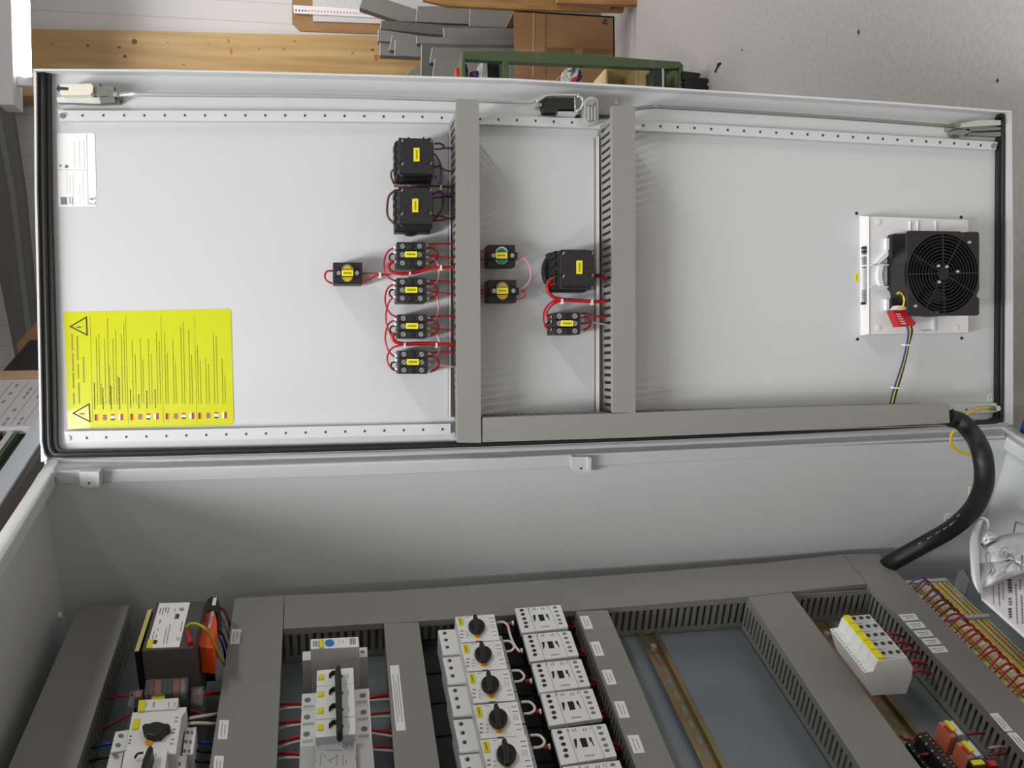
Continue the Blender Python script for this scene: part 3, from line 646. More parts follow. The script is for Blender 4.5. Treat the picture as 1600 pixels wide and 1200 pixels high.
wire([(860, 503), (855, 505), (853, 509), (857, 513), (860, 516)], 'black', 'tiny black wire loop at the outer side of the lone contact block', .001)
wire([(908, 490), (918, 490), (930, 494), (953, 495.5, .03)], 'red', 'upper red wire from the lone contact block into the second duct')
wire([(908, 495), (918, 496), (923, 503), (919, 512), (909, 517)], 'red', 'red bridging loop at the duct side of the lone contact block', .0015)
wire([(922, 503), (935, 505), (952, 508, .03)], 'pink_wire', 'pale wire from the lone contact block into the second duct')
wire([(908, 506), (916, 505), (923, 502)], 'red', 'short red wire in the middle of the lone contact block', .0014)
wire([(932, 432, .04), (942, 434), (954, 435.5, .03)], 'red', 'red wire from the ringed rotary switch straight into the second duct', .0018)
wire([(932, 430, .04), (938, 429), (944, 431)], 'red_dark', 'short dark red wire end beside the ringed rotary switch', .0018)
for x, y, w_ in [(594, 429, 'on the wires of the lone yellow indicator block'), (641, 428, 'on the bundle under the topmost contact block'), (689.5, 417.5, 'on the bundle beside the topmost contact block'), (633, 539, 'at the start of the bundle above the lowest contact block'), (682.5, 539, 'near the duct on the bundle above the lowest contact block'), (689, 292, 'on the wires between the two large rotary switches'), (879, 470, 'on the red bundle just below the ringed rotary switch'), (926, 471.5, 'on the red bundle where it reaches the second duct rail')]:
    g = G().ppoly(D, [(x-1.6, y-3.4), (x+1.6, y-3.4), (x+1.6, y+3.4), (x-1.6, y+3.4)], .027, .034, 'white_plastic'); g.ppoly(D, [(x-2.4, y+2.4), (x+2.4, y+2.4), (x+2.4, y+5), (x-2.4, y+5)], .028, .035, 'white_plastic')
    tag(g.build('cable_tie', bevel=.0005), 'small white cable tie '+w_, 'cable tie')

# ------------------------------------------------------------------ fan and filter
flt = empty('fan_filter', P(D, 1428, 430, 0), 'white plastic filter housing of the cabinet fan near the foot of the door', 'fan filter')
g = G()
A0 = [D.px(x, y, .0) for x, y in [(1342.5, 337), (1511, 344), (1511, 521), (1344, 524.5)]]; A1 = [D.px(x, y, .02) for x, y in [(1357, 338), (1513, 344), (1513, 520), (1357, 522.5)]]
g.loops([D.loc(a, b, .0) for a, b in A0], [D.loc(a, b, .02) for a, b in A1], 'white_plastic')
for (x, y) in [(1373, 347), (1373, 512), (1495, 512)]: g.pell(D, x, y, 4, 4, .02, .0215, 'white_plastic', n=12)
g.ppoly(D, [(1357, 338.5), (1358.6, 338.5), (1358.6, 522), (1357, 522)], .02, .022, 'white')
for x in (1422, 1434, 1462): g.ppoly(D, [(x, 345), (x+1.2, 345), (x+1.2, 362), (x, 362)], .02, .023, 'white_plastic')
g.ppoly(D, [(1362, 413), (1392, 413), (1392, 415), (1362, 415)], .02, .026, 'white_plastic'); g.ppoly(D, [(1362, 447), (1392, 447), (1392, 449), (1362, 449)], .02, .026, 'white_plastic')
for k in range(8):
    x = 1374-3*math.sin(k/7*math.pi); g.ppoly(D, [(x, 412+k*4.4), (x+8, 412+k*4.4), (x+8, 416.4+k*4.4), (x, 416.4+k*4.4)], .02, .025, 'white')
g.ppoly(D, [(1366, 412), (1393, 384), (1393, 396), (1375, 412)], .02, .025, 'white')
for x, y in [(1388, 380), (1388, 475)]: g.ppoly(D, [(x-3, y-8), (x+6, y-8), (x+6, y+10), (x-3, y+10)], .02, .027, 'white_plastic')
g.ppoly(D, [(1458, 495), (1462, 495), (1462, 518), (1440, 519), (1440, 517), (1458, 516)], .02, .024, 'white_plastic')
g.build('filter_housing', flt, bevel=.001)
g = G()
for k in range(34):
    y = 388+k*2.6
    if 418 < y < 452: key = 'orange_mark'
    else: key = 'print'
    if R_.random() < .8: g.ppoly(D, [(1348.5+R_.random(), y), (1353.5-R_.random()*1.5, y), (1353.5, y+1.6), (1349, y+1.6)], .0125, .0172, 'grey_mark' if key == 'print' else 'silver_print')
for y in (385, 391): g.ppoly(D, [(1349, y), (1354, y), (1354, y+4), (1349, y+4)], .012, .0175, 'print')
g.ppoly(D, [(1348, 472), (1352, 472), (1352, 476), (1348, 476)], .012, .0172, 'print')
g.build('printed_text', flt)['label'] = 'line of fine print along the sloping edge'
fan = empty('cabinet_fan', P(D, 1470, 430, .02), 'square black cabinet fan with a round ringed guard, on the white filter housing', 'fan')
g = G()
HR, HF = .034, .070
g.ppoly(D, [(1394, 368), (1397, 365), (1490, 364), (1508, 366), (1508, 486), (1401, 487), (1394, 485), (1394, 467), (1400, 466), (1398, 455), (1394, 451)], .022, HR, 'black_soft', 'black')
cx, cz = D.px(1474, 427.5, HF); rr = .0560
def ring(g, r0, r1, h0, h1, key, n=48, c=None):
    ax, az = c or (cx, cz)
    for i in range(n):
        t0, t1 = 2*math.pi*i/n, 2*math.pi*(i+1)/n
        g.poly(D, [(ax+r0*math.cos(t0), az+r0*math.sin(t0)), (ax+r1*math.cos(t0), az+r1*math.sin(t0)), (ax+r1*math.cos(t1), az+r1*math.sin(t1)), (ax+r0*math.cos(t1), az+r0*math.sin(t1))], h0, h1, key)
ring(g, rr, rr+.004, HR, HF-.003, 'black_soft')
q = [D.px(x, y, HF) for x, y in [(1420, 360.5), (1500, 361.5), (1512, 369), (1509, 373), (1516, 371), (1507, 362.5), (1527, 362), (1530, 365), (1530, 451), (1526, 462), (1522, 471), (1525, 473), (1530, 466), (1530, 490), (1527, 493), (1423, 494), (1419, 489), (1417.5, 364)]]
# front flange with a round opening: four corner fillings around the ring
n = 64; outer = q
def ray_out(t):                     # distance from the centre to the flange outline
    dx, dz = math.cos(t), math.sin(t); best = None
    for i in range(len(outer)):
        (x1, z1), (x2, z2) = outer[i], outer[(i+1) % len(outer)]
        ex, ez = x2-x1, z2-z1; den = dx*ez-dz*ex
        if abs(den) < 1e-12: continue
        k = ((x1-cx)*ez-(z1-cz)*ex)/den; u = ((x1-cx)*dz-(z1-cz)*dx)/den
        if k > 0 and -1e-6 <= u <= 1+1e-6 and (best is None or k > best): best = k
    return best or rr+.002
angs = sorted([2*math.pi*i/n for i in range(n)]+[math.atan2(z-cz, x-cx) % (2*math.pi) for x, z in outer])
for i in range(len(angs)):
    t0 = angs[i]; t1 = angs[(i+1) % len(angs)]+(2*math.pi if i == len(angs)-1 else 0)
    if t1-t0 < 1e-5: continue
    r0, r1 = max(rr+.0012, ray_out(t0+1e-6)), max(rr+.0012, ray_out(t1-1e-6))
    g.poly(D, [(cx+rr*math.cos(t0), cz+rr*math.sin(t0)), (cx+r0*math.cos(t0), cz+r0*math.sin(t0)), (cx+r1*math.cos(t1), cz+r1*math.sin(t1)), (cx+rr*math.cos(t1), cz+rr*math.sin(t1))], HF-.004, HF, 'black_soft')
g.build('fan_frame', fan)
g = G()
for k in range(10): ring(g, .0085+k*.0048, .0099+k*.0048, HF-.002, HF, 'black', 40)
for k in range(8):
    t = .02+k*math.pi/4+(.25 if k % 2 else 0); dx, dz = math.cos(t), math.sin(t)
    g.poly(D, [(cx+.006*dx-dz*.0007, cz+.006*dz+dx*.0007), (cx+rr*dx-dz*.0007, cz+rr*dz+dx*.0007), (cx+rr*dx+dz*.0007, cz+rr*dz-dx*.0007), (cx+.006*dx+dz*.0007, cz+.006*dz-dx*.0007)], HF-.0005, HF+.0008, 'black_soft')
g.ell(D, cx, cz, .0085, .0085, HF-.003, HF+.0005, 'black', n=20)
g.build('fan_guard', fan)
g = G()
for k in range(5):
    t0 = k*2*math.pi/5; rows = []
    for i in range(5):
        r = .017+i*.0072; rows.append([D.loc(cx+r*math.cos(t0+.15*i*.3+u*.95), cz+r*math.sin(t0+.15*i*.3+u*.95), .040+.018*u) for u in (0, .25, .5, .75, 1)])
    g.grid(rows, 'black')
g.ell(D, cx, cz, .018, .018, .036, .060, 'black', n=24)
g.build('fan_blades', fan, solidify=.0012)
g = G()
g.box(D, cx-.050, cx+.050, cz-.050, cz+.050, .0215, .0225, 'black_deep'); g.build('fan_backing', fan)
g = G()
for x, y in [(1515.5, 378.5), (1431, 478), (1467, 415.5), (1480, 416.5), (1497, 424), (1468, 440.5)]: g.pell(D, x, y, 2.2, 2.2, HF, HF+.0022, 'zinc', n=10)
g.build('fan_screws', fan)
conn = empty('wire_connector', P(D, 1413, 492, .03), 'red plug connector with white print hanging at the corner of the fan', 'connector')
g = G().ppoly(D, [(1395, 486), (1415, 484), (1432, 505), (1429, 509), (1406, 511)], .036, .052, 'red'); g.build('plug_body', conn, bevel=.001)
g = G()
for r0 in range(5):
    y = 491+r0*3.6; g.dashes(D, (1400+r0*2, y), (1407+r0*2.2, y), 1.6, .0522, 'silver_print', 1.2, 2.4, .6)
g.build('plug_print', conn)
g = G().ppoly(D, [(1398, 484), (1404, 477), (1416, 478), (1417, 487)], .036, .050, 'cream'); g.ppoly(D, [(1414, 484), (1419, 486), (1428, 497), (1423, 499)], .036, .05, 'cream'); g.build('socket_body', conn, bevel=.001)
wire([(1411, 480), (1413, 470), (1411.5, 462), (1406, 457), (1402, 459)], 'gnyw', 'yellow and green wire curling out of the red plug over the fan frame', .0016, .052)
for k, (key, dx, nm) in enumerate([('blue', -3.5, 'blue'), ('gnyw', 0, 'yellow and green'), ('black', 4, 'black')]):
    wire([(1419+dx, 506), (1422+dx*.8, 518), (1419+dx*.4, 536), (1417+dx*.4, 545), (1411+dx*.5, 570), (1403+dx*.7, 596), (1398+dx*.7, 612), (1393+dx*.7, 632, .05)], key, '%s wire of the fan lead running from the red plug to the duct' % nm, .0014, .04)
for y, x in ((539, 1418.5), (606, 1401)):
    g = G().ppoly(D, [(x-5, y-1.5), (x+5, y-.5), (x+5, y+2), (x-5, y+1)], .036, .044, 'white_plastic'); tag(g.build('cable_tie', bevel=.0005), 'small white cable tie on the fan lead, %s' % ('just below the red plug' if y < 560 else 'close to the duct'), 'cable tie')

# ------------------------------------------------------------------ hose and earth strap between door and cabinet
hp = [P(D, 1483, 653, .045), P(D, 1503, 660, .05), P(D, 1522, 682, .075), P(K, 1533, 705, -.05), P(K, 1538, 735, -.03), P(K, 1535, 765, .0), P(K, 1518, 798, .04), P(K, 1485, 827, .09), P(K, 1445, 850, .13), P(K, 1400, 875, .165), P(K, 1375, 890, .20), P(K, 1350, 900, .205)]
g = G().tube(hp, .0128, 'hose', n=16, sub=6); ho = tag(g.build('cable_hose'), 'thick black cable hose curving from the door duct into the cabinet', 'hose')
g = G()
for (xa, ya, xb, yb, t_) in [(1500, 803.5, 1496, 807, .05), (1492, 814, 1484, 821, .06), (1480, 823, 1474, 827, .075), (1470, 829, 1462, 834, .085), (1456, 838, 1449, 842, .098), (1441, 847, 1435, 850, .11)]:
    d0 = lambda x, y: P(K, x, y, t_)+(CAM-P(K, x, y, t_)).normalized()*.0135
    g.tube([d0(xa, ya), d0(xb, yb)], .0007, 'print_grey', n=4, smooth=False)
g.build('hose_print', ho)
wire([(1553, 638, .016), (1540, 637.5, .02), (1525, 641, .03), (1508, 649, .04), (1498, 656, .03), (1492, 668, .02)], 'gnyw', 'yellow and green earth wire bolted to the foot of the door', .0022)
g = G().tube([P(D, 1554, 638, .016), P(D, 1545, 637.5, .018)], .003, 'beige_green', n=8, smooth=False); tag(g.build('cable_sleeve'), 'yellow green crimp sleeve at the earth bolt of the door', 'cable sleeve')
g = G().tube([P(SD, x, y, .016) for x, y in [(1492, 671), (1486, 680), (1486, 692), (1493, 702), (1506, 708), (1524, 712), (1535, 716)]], .0022, 'gnyw', n=8); tag(g.build('wire'), 'yellow and green earth wire loop inside the cabinet behind the hose', 'wire')

# ------------------------------------------------------------------ ducts on the mounting plate
T0, T1 = .234, .1786
dargs = dict(pitch=.0099, slot=.0042)
duct(K, [([(123, 948), (-44, 1330)], [(202, 946), (78, 1330)])], (.042, .60, 1.4435, 1.503), 'a', T0, T1, 'grey slotted cable duct at the very top of the mounting plate, above the transformer', **dargs)
dB = duct(K, [([(367, 935), (327, 1200), (307.5, 1330)], [(444, 930), (432, 1200), (426, 1330)])], (.043, .60, 1.247, 1.309), 'a', T0, T1, 'grey slotted cable duct between the transformer bay and the row of four circuit breakers', **dargs)
duct(K, [([(445, 930), (600, 924), (800, 910), (1007, 895), (1200, 879), (1318, 866)], [(443, 982.5), (650, 971), (900, 954), (1169, 932), (1236, 924), (1354, 912)])], (.044, .1105, .4165, 1.2445), 'b', T0, T1, 'long grey cable duct running down the plate beside the hinge-side wall', **dargs)
dC = duct(K, [([(600, 974), (617, 1200), (627, 1330)], [(654, 972), (687, 1200), (706, 1330)])], (.1165, .60, 1.0745, 1.1175), 'a', T0, T1, 'grey slotted cable duct between the circuit breakers and the motor switches', **dargs)
dD = duct(K, [([(900, 955), (994, 1200), (1044, 1330)], [(949, 953), (1055, 1200), (1111, 1330)])], (.1175, .60, .8205, .8625), 'a', T0, T1, 'grey slotted cable duct with small stickers under the row of contactors', **dargs)
duct(K, [([(1169, 933), (1345, 1200), (1430, 1330)], [(1236, 925), (1439, 1200), (1535, 1330)])], (.113, .60, .5475, .6125), 'a', T0, T1, 'grey slotted cable duct between the empty mounting rail and the white monitoring modules', **dargs)
dF = duct(K, [([(1319, 866), (1355, 912), (1600, 1172), (1749, 1330)], [(1372, 865), (1407, 900), (1600, 1100), (1822, 1330)])], (.030, .60, .3595, .4145), 'a', T0, T1, 'lowest grey cable duct of the plate, with five small stickers, beside the terminal row', **dargs)
def sticker(root, pts, dirn, n, name='name_label'):
    g = G().ppoly(K, pts, T1-.0001, T1-.0005, 'white')
    cx = sum(p[0] for p in pts)/4; cy = sum(p[1] for p in pts)/4
    ex = ((pts[1][0]-pts[0][0]+pts[2][0]-pts[3][0])/2, (pts[1][1]-pts[0][1]+pts[2][1]-pts[3][1])/2); ey = ((pts[3][0]-pts[0][0]+pts[2][0]-pts[1][0])/2, (pts[3][1]-pts[0][1]+pts[2][1]-pts[1][1])/2)
    for i in range(n):
        v = (i+1)/(n+1)-.5; L = .36-.1*(i % 2)
        if dirn == 'x': c = (cx+ey[0]*v, cy+ey[1]*v); d = ex
        else: c = (cx+ex[0]*v, cy+ex[1]*v); d = ey
        g.dashes(K, (c[0]-d[0]*L, c[1]-d[1]*L), (c[0]+d[0]*L, c[1]+d[1]*L), 1, T1-.0007, 'grey_mark', 2, 5, .6, solid=.0002)
    g.build(name, root)['label'] = 'white name sticker'
for p in [(362, 983, 377, 1006, -2), (343, 1125, 358, 1155, -2), (335, 1181, 350, 1215, -2)]:
    x0, y0, x1, y1, sh = p; sticker(dB, [(x0, y0), (x1, y0), (x1+sh*1.5, y1), (x0+sh*1.5, y1)], 'y', 2)
sticker(dC, [(609, 1040), (623, 1039), (634, 1141), (619, 1142)], 'y', 3)
for (x, y, w, h, k) in [(905.5, 963, 13.5, 20, 8), (922, 1003, 14, 22, 8.5), (940, 1047, 15, 23, 9), (959, 1096, 16, 26, 9.5), (980, 1149, 17.5, 28, 10.5)]:
    sticker(dD, [(x, y), (x+w, y-1), (x+w+k, y+h-1), (x+k, y+h)], 'y', 2)
for (x, y) in [(1404, 960), (1415, 972.5), (1427, 985.5), (1439, 998), (1450, 1010.5)]:
    sticker(dF, [(x, y), (x+25, y-1.5), (x+32.5, y+8), (x+8, y+10)], 'x', 2)
sticker(dF, [(1546, 1115), (1559, 1114), (1583, 1142), (1570, 1143)], 'y', 2); sticker(dF, [(1573, 1145), (1587, 1144), (1613, 1174), (1600, 1176)], 'y', 2)

# ------------------------------------------------------------------ top hat rails
def rail(z0, z1, s0, label, key='zinc_yellow', tf=.2265):
    root = empty('mounting_rail', K.loc((s0+.6)/2, (z0+z1)/2, .234), label, 'mounting rail')
    g = G(); e = (z1-z0)*.18
    g.box(K, s0, .60, z0, z0+e, tf+.0012, tf, key); g.box(K, s0, .60, z1-e, z1, tf+.0012, tf, key)
    g.box(K, s0, .60, z0+e, z0+e+.0012, .2335, tf, key); g.box(K, s0, .60, z1-e-.0012, z1-e, .2335, tf, key)
    g.box(K, s0, .60, z0+e, z1-e, .2338, .2325, key)
    s = s0+.045
    while s < .58:
        g.ell(K, s, (z0+z1)/2, .0075, .0028, .2325, .2323, 'galvanised', n=14); s += .025
    g.ell(K, s0+.026, (z0+z1)/2, .0045, .0045, .2325, .2290, 'zinc', n=12)
    g.build('top_hat_rail', root); return root
zr = K.px(1000.5, 996, .2265)[1]; zl = K.px(1031.5, 994, .2265)[1]
rail(zl, zr, .1125, 'empty yellow zinc top hat rail with oblong holes on the bare plate')
za = K.px(1391, 1085, .2265)[1]; rail(za, za+.034, .114, 'yellow zinc rail carrying the white monitoring modules')
rail(1.165, 1.199, .116, 'yellow zinc rail under the four circuit breakers'); rail(1.35, 1.384, .06, 'yellow zinc rail in the transformer bay')

# ------------------------------------------------------------------ motor protection switches and contactors
g = G().box(K, .1175, .60, .866, 1.071, .2335, .207, 'black'); 
for i in range(9): g.box(K, .128+i*.0525, .132+i*.0525, .868, 1.069, .207, .2055, 'black_deep')
tag(g.build('adapter_plate'), 'flat black busbar adapter plate under the motor switches and contactors', 'adapter plate')
def quad(fr, pts, h): return [fr.px(x, y, h) for x, y in pts]
def starter():
    root = empty('motor_switch', P(K, 745, 985, .207), '', 'motor protection switch', 'row of motor protection switches')
    TF = .150
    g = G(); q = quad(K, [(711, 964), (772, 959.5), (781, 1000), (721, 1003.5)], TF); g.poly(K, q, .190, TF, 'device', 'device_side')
    a0 = min(p[0] for p in q); a1 = max(p[0] for p in q); b0 = min(p[1] for p in q); b1 = max(p[1] for p in q)
    g.box(K, a0, a1, b0-.012, b1+.004, .205, .185, 'device_side', 'black')
    g.ppoly(K, [(770, 959.8), (772, 959.5), (781, 1000), (779, 1000.3)], TF, TF-.0006, 'white')
    g.build('switch_body', root, bevel=.0008)
    g = G(); g.ppoly(K, [(760.5, 960.6), (770.5, 960), (779.5, 1000.2), (770, 1000.8)], TF, TF-.0004, 'white')
    for y, o in ((966, 0), (971.5, 1.2), (987, 4.8), (993, 6)): g.dashes(K, (764+o, y), (771+o, y-.4), 1.1, TF-.0006, 'grey_mark', 1.5, 3, .5, solid=.0002)
    for k in range(3): g.dashes(K, (766+k*2.6, 975), (767.5+k*2.6, 982), .5, TF-.0006, 'grey_mark', 2, 3, .3, solid=.0002)
    for y in (986, 991, 996): g.dashes(K, (719.5, y), (724, y-.3), 1.6, TF-.0004, 'grey_mark', 2, 4, .4, solid=.0002)
    for y in (987, 992, 996): g.dashes(K, (728, y), (732, y-.3), .8, TF-.0004, 'print_grey', 1, 3, .4, solid=.0002)
    g.dashes(K, (727, 964.6), (734, 964.2), .7, TF-.0004, 'grey_mark', 1, 2, .8, solid=.0002)
    g.ppoly(K, [(743, 1001.5), (752, 1001), (752.6, 1002.6), (744, 1003.2)], TF, TF-.0006, 'dark_grey')
    g.build('face_plate', root)
    g = G(); g.pell(K, 743.6, 977.6, 14.2, 11.6, TF, TF-.002, 'white_plastic', n=28); g.build('dial_ring', root)
    g = G(); g.pell(K, 745, 976.5, 13, 10.6, TF-.002, TF-.007, 'black', n=28)
    kx = K.px(745, 976.5, TF-.012)
    g.ppoly(K, [(739.4, 960), (744.4, 959), (749, 970), (748, 986), (742, 986), (739, 970)], TF-.006, TF-.012, 'black_soft', 'black')
    g.build('rotary_knob', root, bevel=.001)
    g = G().pell(K, 745.8, 992, 5.4, 3.9, TF, TF-.0015, 'orange_mark', n=16); g.build('test_button', root)
    g = G().ppoly(K, [(714.6, 964.8), (721.8, 964.4), (723.8, 976), (716.8, 976.6)], TF, TF-.0016, 'yellow'); g.dashes(K, (718.2, 966.5), (720, 974.5), 2, TF-.0019, 'print_olive', 1, 2, .4, solid=.0002); g.build('tag_label', root)
    g = G(); TA = .170; q = quad(K, [(684, 984.5), (713, 982.5), (722, 1020), (692.5, 1023)], TA); g.poly(K, q, .205, TA, 'device', 'device_side')
    g.ppoly(K, [(690, 1019), (722, 1017), (723, 1022.5), (692.5, 1024)], .18, TA+.0004, 'device_side')
    t_ = g.build('terminal_adapter', root, bevel=.0008)
    for (x, y) in [(694.6, 989.2), (696.7, 999.8), (698.8, 1011)]:
        g = G().pell(K, x, y, 3.2, 2.4, TA, TA-.0003, 'grey_mark', n=12); g.pell(K, x+1, y, 1.6, 2, TA-.0003, TA-.0005, 'print', n=10); g.build('terminal_screw', t_)
    return root
st0 = starter(); S_ = [.149, .201, .253, .306, .357]
nm = ['topmost', 'second', 'third', 'fourth', 'fifth']
hint = ['next to the long hinge-side duct', 'directly under the topmost one', 'in the middle of the visible row', 'fourth of the row', 'cut by the edge of the picture']
st0['label'] = 'white motor protection switch with black rotary knob, '+hint[0]
for i in range(1, 5): copy_tree(st0, CD*(S_[i]-S_[0]), 'white motor protection switch with black rotary knob, '+hint[i])
def contactor():
    root = empty('contactor', P(K, 848, 968, .207), '', 'contactor', 'row of white contactors')
    TC = .170
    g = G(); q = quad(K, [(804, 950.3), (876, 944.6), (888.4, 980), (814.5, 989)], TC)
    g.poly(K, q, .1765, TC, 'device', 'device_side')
    a0 = min(p[0] for p in q); a1 = max(p[0] for p in q); b0 = min(p[1] for p in q); b1 = max(p[1] for p in q)
    g.build('contactor_body', root, bevel=.0009)
    g = G().box(K, a0+.001, a1-.001, b0+.002, b1-.002, .205, .1765, 'black'); g.build('contactor_base', root)
    g = G()
    for p in [(815, 953.4), (817, 959.8), (819.2, 966.5), (821.4, 973), (822.4, 979)]: g.pell(K, p[0], p[1], 3.3, 2, TC, TC-.0003, 'print', n=12)
    g.build('terminal_row', root); g = G()
    for p in [(867, 949), (869.2, 955.3), (871.6, 961.7), (874.2, 968.2), (875.8, 973.8)]: g.pell(K, p[0], p[1], 3.4, 1.7, TC, TC-.0003, 'grey_mark', n=12)
    g.build('terminal_row', root)
    g = G()
    g.ppoly(K, [(840.5, 960.4), (848.6, 959.8), (851.6, 969), (844, 970)], TC, TC-.0006, 'black')
    g.ppoly(K, [(832.6, 961), (836.6, 960.8), (837, 966.5), (836, 971), (834.8, 970), (833.4, 964.7)], TC, TC-.0004, 'print')
    g.ppoly(K, [(852.7, 959.5), (855.8, 959.3), (857, 963), (859.3, 968.2), (858.4, 968.7), (856.2, 964.6), (853.6, 963)], TC, TC-.0004, 'print')
    for x, y, w in [(826, 951.5, 1), (832.4, 951.8, 1), (835.4, 951, 1.3), (846, 951, 1.2), (849.5, 950.6, 1.2), (855, 949.3, .8)]: g.dashes(K, (x, y-1.3), (x+.6, y+1.5), w, TC-.0004, 'grey_mark', 3, 4, solid=.0002)
    g.dashes(K, (846, 979.5), (859, 978.4), 1.4, TC-.0004, 'print_grey', 1, 2.4, .6, solid=.0002)
    for (x0_, y0_, x1_, y1_) in [(824, 949.5, 839, 990.5), (857, 947, 874, 987)]: g.ppoly(K, [(x0_, y0_), (x0_+.6, y0_), (x1_+.6, y1_), (x1_, y1_)], TC, TC-.0003, 'print_grey')
    g.build('front_marking', root)
    return root
c0 = contactor(); CS = [.113, .1675, .222, .2745, .331, .3845]
chint = ['closest to the long hinge-side duct', 'second of the row', 'third of the row', 'fourth of the row', 'fifth of the row', 'sixth, mostly outside the picture']
c0['label'] = 'white five-terminal contactor with a black square window, '+chint[0]
for i in range(1, 6): copy_tree(c0, CD*(CS[i]-CS[0]), 'white five-terminal contactor with a black square window, '+chint[i])
def kwire(pts, key, label, r=.0013, t=.16, cat='wire'):
    return wire([(p[0], p[1], p[2] if len(p) > 2 else t) for p in pts], key, label, r, t, K, cat)
kwire([(776, 973, .165), (786, 972), (793, 977), (796, 988), (800, 1000), (806, 1011), (812, 1018)], 'cream', 'white wire curving from the topmost motor switch down to the second contactor', .0016)
for i, (x, y) in enumerate([(787, 1002), (801.5, 1048), (817, 1097), (831, 1149)]):
    k = 1+i*.07
    kwire([(x-2, y, .165), (x+9*k, y), (x+15*k, y+5*k), (x+16*k, y+10*k), (x+11*k, y+15*k), (x+2, y+16*k, .165)], 'cream', 'white wire loop at the side of the %s motor switch' % nm[i+1], .0016)
for i, (x, y) in enumerate([(802, 974), (816, 1017), (830.5, 1064.5), (845, 1112), (859, 1167)]):
    g = G().tube([P(K, x-9, y+.6, .178), P(K, x-1.5, y+.2, .176)], .0028, 'red', n=8, smooth=False); w_ = g.build('wire_end')
    G().tube([P(K, x-2, y, .1765), P(K, x+1, y-.4, .176)], .0034, 'white', n=8, smooth=False).build('ferrule', w_)
    tag(w_, 'red wire end with white sleeve entering the %s contactor' % nm[i], 'wire end', 'red wire ends at the contactors')
    x2, y2 = [(889, 972), (905, 1017), (921, 1062), (938, 1112), (958, 1163)][i]
    kwire([(x2, y2-2, .20), (x2+7, y2+2, .2), (x2+15, y2+7, .205)], 'red_dark', 'dark red wire from the %s contactor towards the duct' % nm[i], .0022)
    kwire([(x2-1, y2+6, .20), (x2+8, y2+8, .2), (x2+14, y2+9, .205)], 'red_dark', 'second dark red wire from the %s contactor, just below the first' % nm[i], .0018)

# ------------------------------------------------------------------ circuit breaker bay
pw = empty('supply_module', P(K, 523, 1005, .23), 'wide light grey module with a blue dot, above the four circuit breakers', 'electrical module')
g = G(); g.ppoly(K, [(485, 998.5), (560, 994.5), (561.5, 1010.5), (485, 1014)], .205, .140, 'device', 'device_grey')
g.build('module_front', pw, bevel=.0008)
g = G(); g.ppoly(K, [(472.5, 1018), (486, 1017), (486, 1031), (472.5, 1032)], .232, .162, 'device', 'device_grey'); g.build('terminal_wing', pw, bevel=.0006); g = G(); g.ppoly(K, [(560, 1012), (573.5, 1011), (574.5, 1026), (561, 1027)], .232, .162, 'device', 'device_grey')
g.pell(K, 566.5, 1018, 3, 2.4, .162, .1615, 'grey_mark', n=10); g.build('terminal_wing', pw, bevel=.0006)
g = G()
for x in (489.5, 492, 494.5, 497.6): g.ppoly(K, [(x, 1001), (x+.9, 1001), (x+.9, 1010.5), (x, 1010.5)], .14, .1395, 'print')
for x in (547, 549.4, 552, 554.4): g.ppoly(K, [(x, 997), (x+.9, 997), (x+.9, 1006.8), (x, 1006.8)], .14, .1395, 'print')
for x in (530, 536): g.dashes(K, (x, 1000), (x, 1004.5), .7, .1396, 'grey_mark', 2, 3, .6, solid=.0002)
g.build('vent_slots', pw)
G().ppoly(K, [(498.6, 998.2), (505, 997.9), (505.4, 1011.5), (499, 1011.8)], .14, .1385, 'yellow').build('tag_label', pw)
g = G().pell(K, 515, 1004, 7.2, 5, .14, .1388, 'blue_dot', n=20); b_ = g.build('push_button', pw); b_['label'] = 'blue oval button'
brk = empty('circuit_breaker', P(K, 520, 1060, .232), '', 'circuit breaker', 'row of four miniature circuit breakers')
TB, TT = .140, .172
SB = [K.px(523, y, TB)[0] for y in (1045, 1070.3, 1095.6, 1121, 1146)]
zc0, zc1 = K.px(495, 1055, TB)[1], K.px(552.5, 1052, TB)[1]; ztl, ztr = K.px(472.5, 1070, TT)[1], K.px(576, 1066, TT)[1]
s0, s1 = SB[0], SB[1]; st_ = s0+.0
g = G(); g.box(K, s0+.0002, s1-.0002, zc1, zc0, .20, TB, 'device', 'device_side'); g.box(K, s0+.0002, s1-.0002, ztr, ztl, .232, TT, 'device', 'device_side')
g.build('breaker_body', brk, bevel=.0005)
g = G(); mz = (s0+s1)/2
for zz, z2 in ((ztl-.0065, ztl-.008), (ztr+.0075, ztr+.009)):
    g = G(); g.ell(K, mz-.002, zz, .0036, .0036, TT, TT-.0004, 'grey_mark', n=14); g.box(K, s1-.0068, s1-.0028, z2-.006, z2+.006, TT, TT-.0003, 'device_grey'); g.build('terminal_screw', brk)
g = G()
g.box(K, mz-.004, mz+.004, zc0-.0075, zc0-.0015, TB, TB-.0014, 'yellow'); g.build('tag_label', brk)
g = G(); zm = zc0-.0225
rows = []
for i in range(7):
    t_ = math.pi*i/6; rows.append((mz-.006*math.sin(t_)*.9, zc0-.0135-.0105*i/6))
for i in range(6):
    (a, b), (c, d) = rows[i], rows[i+1]; g.poly(K, [(a, b), (a+.0022, b), (c+.0022, d), (c, d)], TB, TB-.005, 'black')
g.build('toggle', brk)
g = G(); g.dashes(K, (mz-.0015, zc1+.0135), (mz+.0025, zc1+.0125), .0016, TB-.0004, 'print', 2, 3, .4, px=False, solid=.0002); g.dashes(K, (mz-.004, zc1+.0065), (mz+.005, zc1+.0060), .0008, TB-.0004, 'print_grey', 1, 2, .8, px=False, solid=.0002); g.build('front_print', brk)
brk['label'] = 'white single-pole circuit breaker with yellow tag, first below the module with the blue dot'
